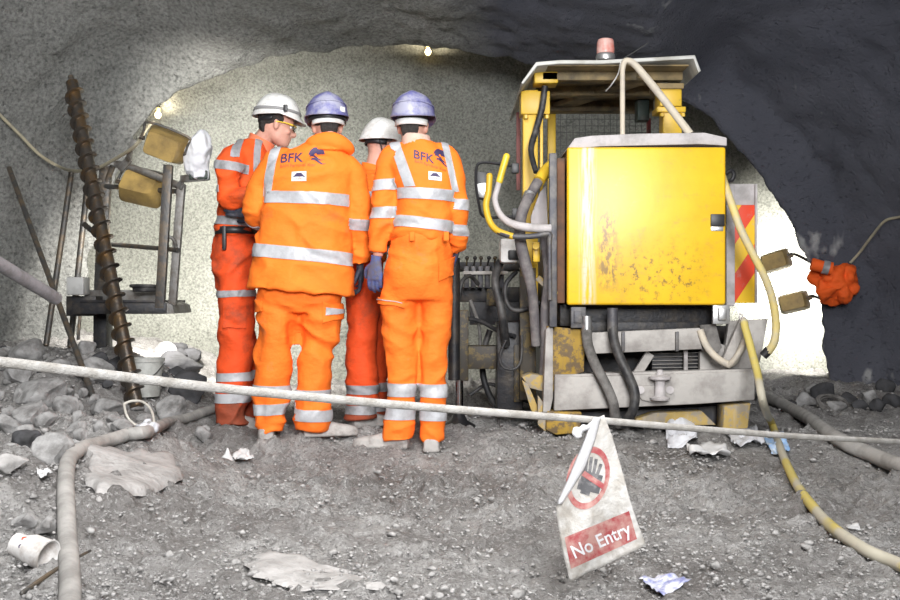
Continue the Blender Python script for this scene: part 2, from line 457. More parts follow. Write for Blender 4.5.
def build_rocks():
    g = 'broken rocks heaped against the wall'
    big = [(42, 384, 0, 26, 'large flat grey rock beside the foot of the leaning steel bar', M_ROCK),
           (18, 372, 0, 17, 'pale boulder under the sloping pipe at the wall', M_ROCK),
           (33, 408, 0, 22, 'broad pale boulder just under the taut rope in the heap', M_ROCK),
           (66, 402, 0, 15, 'grey stone wedged between the broad boulder and the leaning bar', M_ROCK),
           (98, 368, 0, 20, 'rounded grey boulder behind the foot of the auger', M_ROCK),
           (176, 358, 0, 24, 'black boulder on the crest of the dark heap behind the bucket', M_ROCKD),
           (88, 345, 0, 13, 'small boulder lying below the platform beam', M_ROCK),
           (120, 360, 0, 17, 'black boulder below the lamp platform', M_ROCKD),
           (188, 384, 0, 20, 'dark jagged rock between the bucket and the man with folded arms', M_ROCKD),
           (172, 404, 0, 19, 'dark blue-grey rock beside the cable loop', M_ROCK),
           (108, 404, 0, 17, 'grey rock between the leaning bar and the cable loop', M_ROCK),
           (122, 426, 0, 13, 'squat grey rock in front of the cable loop', M_ROCK),
           (54, 447, 0, 23, 'dark angular rock in front of the heap beside the grey hose', M_ROCK),
           (28, 438, 0, 15, 'dark stone at the front of the heap beside the angular rock', M_ROCKD),
           (12, 458, 0, 19, 'pale cracked rock at the edge of the heap above the paper scrap', M_ROCKP),
           (8, 420, 0, 20, 'sloping grey boulder cut by the edge of the view under the rope', M_ROCK),
           (28, 346, 0, 20, 'upright grey slab of rock leaning on the tunnel wall', M_ROCK),
           (47, 524, 0, 13, 'fist-sized grey stone between the crushed cup and the grey hose', M_ROCK),
           (25, 518, 0, 12, 'fist-sized brown stone above the crushed cup', M_ROCK)]
    for i, (px, py, Y, r, lab, m) in enumerate(big): rock(px, py, Y, r, lab, None, m, i)
    rr = np.random.default_rng(5)
    n = 0
    while n < 90:
        px = rr.uniform(-5, 205); py = rr.uniform(350, 470)
        if py < 362 + .12 * px - 30 and px < 60: continue
        if px > 130 and py > 440: continue
        q = G(px, py)
        r = rr.uniform(3.5, 11)
        bm = BM(); rock_mesh(bm, q + V(0, 0, r * q.y / F * .35), r * q.y / F, 300 + n, 3, .8)
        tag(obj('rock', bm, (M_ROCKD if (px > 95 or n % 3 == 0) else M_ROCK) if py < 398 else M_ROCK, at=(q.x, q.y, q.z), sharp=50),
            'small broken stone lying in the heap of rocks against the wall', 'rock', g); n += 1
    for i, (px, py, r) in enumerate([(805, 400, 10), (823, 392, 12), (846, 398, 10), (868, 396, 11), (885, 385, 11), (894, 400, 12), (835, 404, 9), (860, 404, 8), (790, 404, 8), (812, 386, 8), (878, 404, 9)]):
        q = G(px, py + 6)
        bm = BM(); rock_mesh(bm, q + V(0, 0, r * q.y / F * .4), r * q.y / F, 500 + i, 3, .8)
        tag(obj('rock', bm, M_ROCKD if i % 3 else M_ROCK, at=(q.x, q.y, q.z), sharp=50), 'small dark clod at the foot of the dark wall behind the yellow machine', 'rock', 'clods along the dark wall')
    def slab(pix, th, seed, label):
        q = [G(*p) for p in pix]; c = sum(q, Vector()) / len(q); n = 72; per = catmull([list(p) for p in q + [q[0]]], n // len(q))[:-1]; rings = []
        for k, (f, z) in enumerate([(1.0, -.03), (.985, .2), (.93, .8), (.8, 1), (.6, 1), (.4, 1), (.2, 1), (.02, 1)]):
            ring = []
            for i, p in enumerate(per):
                x = c.x + (p[0] - c.x) * f; y = c.y + (p[1] - c.y) * f
                jag = 1 + .16 * float(fbm(np.array([[math.cos(i / len(per) * 6.283) * 3, math.sin(i / len(per) * 6.283) * 3, seed]]), seed, 3)[0])
                x = c.x + (x - c.x) * jag; y = c.y + (y - c.y) * jag
                ring.append([x, y, g1(x, y) + th * z + .012 * float(fbm(np.array([[x * 6, y * 6, seed]]), seed, 3)[0]) * (k > 1)])
            rings.append(ring + ring[:1])
        o = obj('rock_slab', grid_mesh('rock_slab', np.array(rings)), M_ROCKP, at=tuple(c), sharp=60)
        return tag(o, label, 'rock')
    slab([(80, 458), (100, 455), (128, 457), (155, 456), (176, 464), (184, 478), (168, 492), (138, 500), (106, 500), (88, 482)], .032, 5, 'flat pale stone slab sunk in the ground beside the bend of the grey hose')
    slab([(240, 565), (262, 556), (300, 560), (350, 572), (376, 586), (350, 592), (300, 590), (262, 582)], .010, 9, 'worn pale stone slab almost flush with the trampled ground in front of the crew')
build_rocks()
def build_gravel():
    tmpl = []
    for s in range(8):
        bm = BM(); rock_mesh(bm, (0, 0, 0), 1, 900 + s, 2 if s < 2 else 1, .65, .5)
        bm.verts.index_update()
        tmpl.append((np.array([v.co for v in bm.verts]), np.array([[v.index for v in f.verts] for f in bm.faces]))); bm.free()
    rr = np.random.default_rng(11); N = 26000
    Y = 2.6 * (8.8 / 2.6) ** rr.uniform(0, 1, N); px = rr.uniform(-60, 960, N); x = (px - 450) / F * Y
    keep = fbm(np.stack([x, Y, x * 0], -1) * 1.1, 91, 3) + rr.uniform(-.5, .7, N) > 0
    x, Y = x[keep], Y[keep]; z = gh(x, Y)
    sz = .0028 + .008 * rr.uniform(0, 1, len(x)) ** 3 + .012 * (rr.uniform(0, 1, len(x)) > .985)
    sz = sz * (.7 + .1 * Y)
    vs, fs, off = [], [], 0
    for i in range(len(x)):
        tv, tf = tmpl[i % 8]; a = rr.uniform(0, 6.28); ca, sa = math.cos(a), math.sin(a)
        q = tv * sz[i]; q = np.stack([q[:, 0] * ca - q[:, 1] * sa, q[:, 0] * sa + q[:, 1] * ca, q[:, 2]], -1)
        vs.append(q + np.array([x[i], Y[i], z[i] + sz[i] * .35])); fs.append(tf + off); off += len(tv)
    vs = np.concatenate(vs); fs = np.concatenate(fs)
    me = bpy.data.meshes.new('gravel'); me.from_pydata(vs.tolist(), [], fs.tolist())
    m, nt, b, co = new_mat('gravel_mix'); b.inputs['Roughness'].default_value = .9
    lk(nt, ramp(nt, noise_n(nt, co, 45, 3), [(.3, (.18, .175, .17)), (.55, (.36, .35, .34)), (.8, (.52, .51, .50))]), b.inputs['Base Color'])
    tag(obj('gravel', me, m, sharp=0), 'loose grey gravel and small stones scattered over the trampled floor', 'gravel', None, 'stuff')
build_gravel()
# ------------------------------------------------------------------ clothes, skin
def cloth(name, col, dirtc, bump=.32, dirt=(.60, .80), grime_low=None):
    m, nt, b, co = new_mat(name)
    b.inputs['Roughness'].default_value = .75; b.inputs['Specular IOR Level'].default_value = .25
    c = mixc(nt, ramp(nt, noise_n(nt, co, 3.2, 5, .65), [(.4, (0, 0, 0)), (.62, (1, 1, 1))]), col, tuple(k * .86 for k in col))
    c = mixc(nt, ramp(nt, noise_n(nt, co, 5.0, 7, .7), [(dirt[0], (0, 0, 0)), (dirt[1], (.8, .8, .8))]), c, dirtc)
    if grime_low:                                          # mud splashed on the lower legs
        sp = node(nt, 'ShaderNodeSeparateXYZ'); lk(nt, co, sp.inputs[0])
        a = node(nt, 'ShaderNodeMath', operation='MULTIPLY_ADD'); a.inputs[1].default_value = -.28; lk(nt, noise_n(nt, co, 9, 6, .7), a.inputs[0]); lk(nt, sp.outputs[2], a.inputs[2])
        c = mixc(nt, ramp(nt, a.outputs[0], [(grime_low - .10, (.75, .75, .75)), (grime_low + .02, (0, 0, 0))]), c, dirtc)
    lk(nt, c, b.inputs['Base Color'])
    n1 = bump_n(nt, noise_n(nt, co, 11, 4, .55, (1, 1, 1.6)), bump, .03)
    lk(nt, bump_n(nt, noise_n(nt, co, 170, 2), .12, .003, n1), b.inputs['Normal'])
    return m
ORANGE = cloth('hi_vis_orange', (1.0, .21, .022), (.42, .14, .05))
ORANGE_D = cloth('hi_vis_orange_soiled', (.88, .105, .018), (.22, .07, .035), .4, (.5, .74))
ORANGE_T = cloth('hi_vis_orange_trousers', (1.0, .20, .022), (.46, .19, .09), .4, (.6, .8), .0)
ORANGE_TD = cloth('hi_vis_orange_trousers_soiled', (.78, .085, .018), (.16, .06, .035), .4, (.5, .72), .06)
REFL = mat('reflective_tape', (.46, .47, .49), .45, .0, (.33, .33, .345), 12, .6, .2, 60)
REFL_D = mat('reflective_tape_soiled', (.36, .36, .38), .5, .0, (.2, .2, .2), 12, .6, .2, 60)
SKIN = mat('skin', (.60, .33, .25), .5, 0, (.50, .24, .18), 14, .5, .15, 90)
HAIR = mat('dark_hair', (.02, .016, .014), .7, 0, (.05, .045, .04), 60, .5, .8, 160, stretch=(3, 3, .4))
def helm_mat(name, col, scuff, amt):
    m, nt, b, co = new_mat(name); b.inputs['Roughness'].default_value = .35
    f = noise_n(nt, co, 9, 7, .7); g = noise_n(nt, co, 30, 6, .75)
    c = mixc(nt, ramp(nt, f, [(.62 - amt, (0, 0, 0)), (.78 - amt, (.85, .85, .85))]), col, scuff)
    c = mixc(nt, ramp(nt, g, [(.56, (0, 0, 0)), (.7, (.6, .6, .6))]), c, tuple(k * .35 for k in scuff))
    lk(nt, c, b.inputs['Base Color']); return m
H_WHITE = helm_mat('helmet_white', (.72, .72, .70), (.50, .48, .45), .12)
H_BLUE = helm_mat('helmet_blue', (.135, .135, .33), (.38, .38, .46), .19)
BLACKP = mat('black_plastic', (.018, .018, .02), .45)
GREYP = mat('grey_plastic', (.25, .25, .25), .5)
WHITEP = mat('white_plastic', (.78, .78, .76), .45, 0, (.5, .49, .46), 10, .5)
BOOT = mat('muddy_boot', (.22, .20, .185), .85, 0, (.42, .40, .38), 14, .9, .5, 40)
GLOVE_B = mat('blue_glove', (.06, .10, .30), .6, 0, (.10, .10, .14), 18, .8, .4, 120)
GLOVE_D = mat('dark_glove', (.02, .025, .045), .6, 0, (.06, .06, .07), 18, .6, .4, 120)
LOGO = mat('dark_purple_print', (.045, .03, .09), .6)
LOGO2 = mat('red_print', (.75, .09, .03), .6)
YELLOWP = mat('yellow_plastic', (.85, .60, .05), .35)
EYEW = mat('eye_white', (.8, .8, .78), .2)
IRIS = mat('iris', (.05, .035, .02), .2)
def glass_mat(name, col=(1, 1, 1), rough=.03, ior=1.45):
    m, nt, b, co = new_mat(name); b.inputs['Base Color'].default_value = (*col, 1)
    b.inputs['Transmission Weight'].default_value = 1; b.inputs['Roughness'].default_value = rough; b.inputs['IOR'].default_value = ior; return m
LENS = glass_mat('clear_lens')

class Frame:
    """A head's own axes: f forward, l to the person's left, u up."""
    def __init__(s, c, f, u=(0, 0, 1)):
        s.c = Vector(c); s.f = Vector(f).normalized(); u = Vector(u)
        s.l = u.cross(s.f).normalized(); s.u = s.f.cross(s.l).normalized()
        s.M = Matrix((s.f, s.l, s.u)).transposed()
    def __call__(s, a, b, c): return s.c + s.f * a + s.l * b + s.u * c

def add_head(bm, H):
    M = H.M
    R = [(-.120, .078, .040, .018), (-.112, .094, .015, .034), (-.092, .101, -.028, .049), (-.068, .100, -.055, .057), (-.04, .098, -.075, .062), (-.01, .097, -.086, .067),
         (.02, .100, -.098, .072), (.05, .099, -.106, .076), (.08, .088, -.106, .074), (.105, .064, -.09, .062), (.124, .032, -.06, .040), (.132, .0, -.03, .014)]
    loft(bm, [(H((a + b) / 2, 0, u), H.f * ((a - b) / 2), H.l * w) for u, a, b, w in R], 32, 4, 2.15)
    blob(bm, H(.087, 0, .024), (.015, .044, .009), M)
    for s in (1, -1):
        blob(bm, H(-.004, s * .073, -.010), (.016, .010, .029), M)
        blob(bm, H(-.010, s * .080, .002), (.012, .007, .019), M)
        blob(bm, H(.068, s * .040, -.030), (.022, .018, .016), M)
    limb(bm, [H(.092, 0, .012), H(.106, 0, -.012), H(.119, 0, -.034), H(.1, 0, -.046)], [.009, .011, .0135, .009], 12)
    for s in (1, -1): blob(bm, H(.102, s * .012, -.039), (.011, .008, .008), M)
    blob(bm, H(.096, 0, -.063), (.011, .022, .006), M); blob(bm, H(.094, 0, -.075), (.011, .020, .007), M)

def hand_bm(w, d, nrm, side, curl=.5, size=1.0, spread=.0):
    """A hand: wrist w, pointing d, palm facing nrm, thumb towards side * (d x nrm)."""
    bm = BM(); w = Vector(w); d = Vector(d).normalized(); n = Vector(nrm); n = (n - d * n.dot(d)).normalized(); a = d.cross(n) * side   # a: towards the thumb
    s = size
    loft(bm, [(w - d * .03 * s, a * .029 * s, n * .021 * s), (w, a * .029 * s, n * .021 * s), (w + d * .03 * s, a * .037 * s, n * .019 * s), (w + d * .07 * s, a * .044 * s, n * .016 * s), (w + d * .098 * s, a * .042 * s, n * .012 * s)], 18, 4)
    for i, (o, L) in enumerate([(.033, .074), (.0112, .083), (-.0112, .077), (-.032, .060)]):
        p = w + d * (.085 + (.006 if i in (1, 2) else 0)) * s + a * o * s; dd = (d + a * o * 3 * spread).normalized(); pts = [p]; ang = 0
        for j, fr in enumerate((.45, .30, .25)):
            ang += curl * (.55, .8, .6)[j] * (1 + .12 * i)
            p = p + (dd * math.cos(ang) + n * math.sin(ang)) * L * fr * s + (dd * .012 * s if j == 0 else Vector())
            pts.append(p)
        limb(bm, pts, [.0105 * s, .0098 * s, .0088 * s, .0072 * s], 10, 4, round_ends=True)
    p = w + d * .026 * s + a * .026 * s + n * .006 * s
    q1 = p + (d * .55 + a * .75 + n * .25).normalized() * .036 * s; q2 = q1 + (d * .85 + a * .35 + n * .4).normalized() * .032 * s; q3 = q2 + (d * .95 + a * .0 + n * .45).normalized() * .024 * s
    limb(bm, [p, q1, q2, q3], [.016 * s, .0125 * s, .0112 * s, .0085 * s], 10, 4, round_ends=True)
    return bm
def boot_bm(heel, d, L=.30, top=.22, lean=(0, 0, 0)):
    """A work boot from the heel point on the ground towards d."""
    bm = BM(); h = Vector(heel); d = Vector(d); d.z = 0; d.normalize(); s = Vector((-d.y, d.x, 0)); u = Vector((0, 0, 1))
    prof = [(0, .036, .055), (.03, .043, .075), (.08, .045, .085), (.15, .044, .065), (.20, .050, .052), (.25, .050, .044), (.285, .038, .034), (.30, .018, .02)]
    loft(bm, [(h + d * (a * L / .30) + u * (hh * .5 + .008), s * w, u * (hh * .5 + .006)) for a, w, hh in prof], 18, 4, 2.6)
    loft(bm, [(h + d * (a * L / .3) + u * .012, s * (w + .005), u * .013) for a, w, hh in prof], 18, 3, 3.5)
    t = h + d * .055 + Vector(lean)
    loft(bm, [(h + d * .075 + u * .05, s * .043, d * .062), (h + d * .065 + u * .11, s * .045, d * .056), (t + u * top, s * .052, d * .058)], 18, 4)
    return remesh(bm, .007, 3)

def helmet_pt(H, a, e, off=0.0, brim=.035):
    """A point of a helmet shell: a round the head (0 = front), e from rim (0) to crown (pi / 2)."""
    ca, sa = math.cos(a), math.sin(a); ce, se = math.cos(e), math.sin(e)
    rf, rl, ru = .138 + off, .114 + off, .130 + off
    k = ce ** .82
    x = rf * k * ca - .006; y = rl * k * sa; z = .052 + ru * se
    flare = max(0, 1 - e / .16) ** 2
    x += flare * (brim * max(0, ca) ** 3 + .007 * ca); y += flare * .007 * sa
    z -= flare * (.012 * max(0, ca) + .020 * max(0, -ca)) + .016 * (1 - se) * max(0, -ca)
    if e > .5: z += .006 * math.exp(-(y / .02) ** 2) * min(1, (e - .5) / .4)
    return H(x, y, z)
def helmet(H, m, root):
    na, ne = 56, 22
    pts = np.array([[list(helmet_pt(H, 2 * math.pi * i / na, (math.pi / 2 * .995) * (j / (ne - 1)) ** 1.15)) for i in range(na + 1)] for j in range(ne)])
    bm = BM(); me = grid_mesh('h', pts); bm.from_mesh(me); bpy.data.meshes.remove(me)
    bmesh.ops.remove_doubles(bm, verts=bm.verts[:], dist=.0012)
    o = obj('helmet', bm, m, root, sharp=0); solid(o, .004, -1); return o
def helmet_band(name, H, m, root, e0, e1, a0=0, a1=2 * math.pi, off=.004, parent=None, tilt=0.0):
    n = 50
    pts = np.array([[list(helmet_pt(H, a0 + (a1 - a0) * i / n, e + tilt * math.cos(a0 + (a1 - a0) * i / n), off)) for i in range(n + 1)] for e in (e0, (e0 + e1) / 2, e1)])
    o = obj(name, grid_mesh(name, pts), m, parent or root, sharp=0); solid(o, .004, 0); return o
def arc_strap(name, H, m, root, r, z0, z1, a0, a1, drop=0):
    n = 24; rows = []
    for t in (0, .5, 1):
        rows.append([list(H((r[0]) * math.cos(a) - .006, r[1] * math.sin(a), z0 + (z1 - z0) * t - drop * max(0, -math.cos(a)))) for a in np.linspace(a0, a1, n)])
    o = obj(name, grid_mesh(name, np.array(rows)), m, root, sharp=0); solid(o, .006, 0); return o
def hair(H, root, m=HAIR, low=True):
    bm = BM()
    blob(bm, H(-.016, 0, .04 if low else .06), (.102, .081, .082) if low else (.098, .079, .072), H.M, 4)
    if low: limb(bm, [H(-.085, 0, .02), H(-.078, 0, -.03), H(-.062, 0, -.065)], [(.05, .02), (.05, .018), (.04, .012)], 16, ref=H.l)
    for v in bm.verts:
        q = v.co - H.c; f = q.dot(H.f); u = q.dot(H.u)
        if f > .055 and u < .06: v.co -= H.f * (f - .055) * .9
        if -.03 < f and u < -.005: v.co += H.u * min(.04, (-.005 - u))
    return obj('hair', remesh(bm, .006, 2), m, root, sharp=0)
def glasses(H, root, arm, lens=LENS, side=(1, -1)):
    g = BM()
    for s in (1, -1): limb(g, [H(-.015, s * .084, .006), H(.04, s * .083, .012), H(.088, s * .066, .012)], [.0035, .0035, .005], 8)
    limb(g, [H(.088, .066, .012), H(.112, .03, .014), H(.116, 0, .012), H(.112, -.03, .014), H(.088, -.066, .012)], [.004] * 5, 8)
    fr = obj('safety_glasses', g, arm, root)
    for s in (1, -1):
        rows = [[list(H(.089 + .025 * math.cos((t - .0) * 1.35), s * (.010 + .056 * t), z + .006 * t)) for t in np.linspace(0, 1, 10)] for z in np.linspace(.012, -.024, 6)]
        o = obj('lens', grid_mesh('lens', np.array(rows)), lens, fr); solid(o, .0025, 0)
def eyes(H, root):
    for s in (1, -1):
        b = BM(); blob(b, H(.0795, s * .031, .004), (.0135, .0135, .0135)); e = obj('eye', b, EYEW, root)
        b = BM(); blob(b, H(.091, s * .031, .004), (.004, .006, .006), H.M); obj('iris', b, IRIS, e)

# ------------------------------------------------------------------ garments
def folds(seed, amp=.008, kz=11.0, knee=None):
    """Cloth folds: long soft creases, bunched where the garment is slack."""
    def fn(v):
        w = np.stack([vnoise(v * 4.5 + 9, seed + 5), vnoise(v * 4.5 + 31, seed + 6), vnoise(v * 4.5 + 77, seed + 7)], -1)
        a = 1 - np.abs(vnoise(v * np.array([3.2, 3.2, kz * .75]) + 1.1 * w, seed)) * 2.2
        s = v[:, 0] + .6 * v[:, 2]; t = v[:, 2] - .6 * v[:, 0]
        b = 1 - np.abs(vnoise(np.stack([s * 2.6, v[:, 1] * 3, t * 9.5], -1) + w, seed + 1)) * 2.4
        c = 1 - np.abs(vnoise(np.stack([(v[:, 0] - .6 * v[:, 2]) * 2.6, v[:, 1] * 3, (v[:, 2] + .6 * v[:, 0]) * 9.5], -1) + w, seed + 2)) * 2.4
        m = sstep(-.3, .4, vnoise(v * 3.2, seed + 3))
        d = amp * 1.25 * (.7 * a + .8 * (b * m + c * (1 - m)) + .12 * vnoise(v * 22, seed + 4) - .62)
        if knee is not None:
            for (z, s_, k) in knee: d = d * (1 + k * np.exp(-((v[:, 2] - z) / s_) ** 2))
        return d * .95
    return fn
def cut(me, planes, keep, off=.003, th=.006, pre=None):
    """The piece of a garment between planes [(point, outward normal)], lifted off the cloth."""
    bm = BM(); bm.from_mesh(me)
    fs = [f for f in bm.faces if not keep(f.calc_center_median())]
    bmesh.ops.delete(bm, geom=fs, context='FACES')
    for co, no in planes:
        bmesh.ops.bisect_plane(bm, geom=bm.verts[:] + bm.edges[:] + bm.faces[:], plane_co=co, plane_no=no, clear_outer=True)
    if not bm.faces: bm.free(); return None
    bm.normal_update()
    ns = [(v, v.normal.copy()) for v in bm.verts]
    for v, n in ns: v.co += n * off
    r = bmesh.ops.extrude_face_region(bm, geom=bm.faces[:])
    nv = [g for g in r['geom'] if isinstance(g, bmesh.types.BMVert)]
    bm.normal_update()
    dn = {}
    for v in nv: dn[v] = v.normal.copy()
    for v in nv: v.co += dn[v] * th * .5
    return bm
def strip(name, me, m, root, c, axis, w, keep, off=.002):
    c = Vector(c); a = Vector(axis).normalized()
    bm = cut(me, [(c + a * w / 2, a), (c - a * w / 2, -a)], keep, off)
    if bm is None: print('EMPTY STRIP', name); return None
    return obj(name, bm, m, root, sharp=60)
def near(segs, r):
    """Faces within r of one of the polylines."""
    sg = []
    for pl in segs: sg += [(Vector(a), Vector(b)) for a, b in zip(pl[:-1], pl[1:])]
    def fn(q):
        for a, b in sg:
            d = b - a; t = max(0, min(1, (q - a).dot(d) / d.length_squared))
            if (q - a - d * t).length < r: return True
        return False
    return fn
def dist_to(pl, q):
    m = 9
    for a, b in zip(pl[:-1], pl[1:]):
        a = Vector(a); b = Vector(b); d = b - a; t = max(0, min(1, (q - a).dot(d) / d.length_squared)); m = min(m, (q - a - d * t).length)
    return m
def stick(bm, tree, px0, Yd, shear=0.0, off=.003, xdir=(1, 0, 0), zdir=(0, 0, 1)):
    """Lay flat artwork (x, y in metres) on cloth: carry each point forward onto the garment's back."""
    o = Vector(px0); xd = Vector(xdir); zd = Vector(zdir)
    for v in bm.verts:
        p = o + xd * v.co.x + zd * (v.co.y + shear * v.co.x); p.y = Yd - 1
        h = tree.ray_cast(p, Vector((0, 1, 0)), 3)
        v.co = h[0] + Vector((0, -off, 0)) if h[0] is not None else Vector((p.x, Yd, p.z))
    return bm
def logo_bm(s):
    """A dome over two waves, in a unit of s metres."""
    bm = BM()
    def poly(pts):
        n = 10
        vs = [bm.verts.new((x * s, y * s, 0)) for x, y in pts]; bm.faces.new(vs)
    for y0 in range(6):                                     # dome in strips, so that it bends with the cloth
        a = .05 + y0 * .08; b = a + .08
        wa = .5 * math.sqrt(max(0, 1 - (a / .56) ** 2)); wb = .5 * math.sqrt(max(0, 1 - (b / .56) ** 2))
        n = 8
        for i in range(n):
            t0, t1 = i / n * 2 - 1, (i + 1) / n * 2 - 1
            if y0 == 0 and i in (3,): continue
            pts = [(wa * t0, a), (wa * t1, a), (wb * t1, b), (wb * t0, b)]
            if wb < .01: pts = [(wa * t0, a), (wa * t1, a), (0, b)]
            poly(pts)
    for k, (o, h) in enumerate([(-.10, .13), (-.34, .16)]):
        n = 12
        for i in range(n):
            t0, t1 = i / n, (i + 1) / n
            f = lambda t: o + .12 * math.sin(t * 5.2 + .6) - .14 * t
            w0, w1 = h * math.sin(math.pi * min(1, .15 + t0)) ** .6, h * math.sin(math.pi * min(.98, .15 + t1)) ** .6
            x = lambda t: (-.42 + k * .12) + .9 * t
            poly([(x(t0), f(t0) - w0 / 2), (x(t1), f(t1) - w1 / 2), (x(t1), f(t1) + w1 / 2), (x(t0), f(t0) + w0 / 2)])
    return bm
def back_print(root, tree, Y, bfk, logo, sub, badge, s, tilt=0.0):
    """BFK lettering, the dome mark, the small line under them and the pale badge, each at a pixel."""
    def at(px): return P(px[0], px[1], Y)
    zs = (0, 0, 1)
    obj('lettering', stick(text_mesh('BFK', .072 * s, .0012), tree, at(bfk), Y, tilt), LOGO, root, sharp=0)
    obj('logo', stick(logo_bm(.085 * s), tree, at(logo), Y, tilt), LOGO, root, sharp=0)
    obj('lettering', stick(text_mesh('BAM Ferrovial Kier', .024 * s), tree, at(sub), Y, tilt), LOGO2, root, sharp=0)
    bm = BM(); bmesh.ops.create_grid(bm, x_segments=8, y_segments=6, size=.5)
    for v in bm.verts: v.co = Vector((v.co.x * .078 * s, v.co.y * .05 * s, 0))
    pb = obj('badge', stick(bm, tree, at(badge), Y, tilt * .3), WHITEP, root)
    bm = BM(); pts = [(-.036, -.008), (-.012, .018), (.012, .018), (.036, -.008), (.02, -.002), (-.02, -.002)]
    q = [bm.verts.new((x * s, y * s, 0)) for x, y in pts]; bm.faces.new(q)
    obj('badge_print', stick(bm, tree, at(badge), Y, tilt * .3, .005), LOGO, pb)
    obj('badge_print', stick(text_mesh('safe', .02 * s), tree, at((badge[0], badge[1] + 2.2)), Y, tilt * .3, .005), LOGO2, pb)

def px_rings(rows, Y, dep, yoff=None):
    """Rings of a trunk: rows (py, px left, px right[, tilt px]); depth = dep fraction of the width or a list of metres."""
    R = []
    for i, r in enumerate(rows):
        py, a, b = r[:3]; t = r[3] if len(r) > 3 else 0
        c = P((a + b) / 2, py, Y); hw = (b - a) / 2 * Y / F
        d = dep[i] if isinstance(dep, (list, tuple)) else hw * dep
        if yoff: c.y += yoff[i]
        R.append((c, Vector((hw, 0, -t * Y / F)), Vector((0, d, 0))))
    return R
def leg_rings(rows, dep=1.0):
    """rows (py, px left, px right, Y)."""
    R = []
    for py, a, b, Y in rows:
        hw = (b - a) / 2 * Y / F
        R.append((P((a + b) / 2, py, Y), Vector((hw, 0, 0)), Vector((0, max(hw, .06) * dep, 0))))
    return R
def core(root_name, at, trunk, arms, legs, H, label):
    """The body under the clothes: one continuous skin from the head to the ankles and wrists."""
    bm = BM(); add_head(bm, H)
    for a in trunk: limb(bm, *a, n=16)
    for pts, r in arms + legs: limb(bm, pts, r, 12)
    o = obj(root_name, remesh(bm, .006, 3, .4), SKIN, at=at, sharp=0)
    return tag(o, label, 'person', 'tunnel crew in orange work clothes')

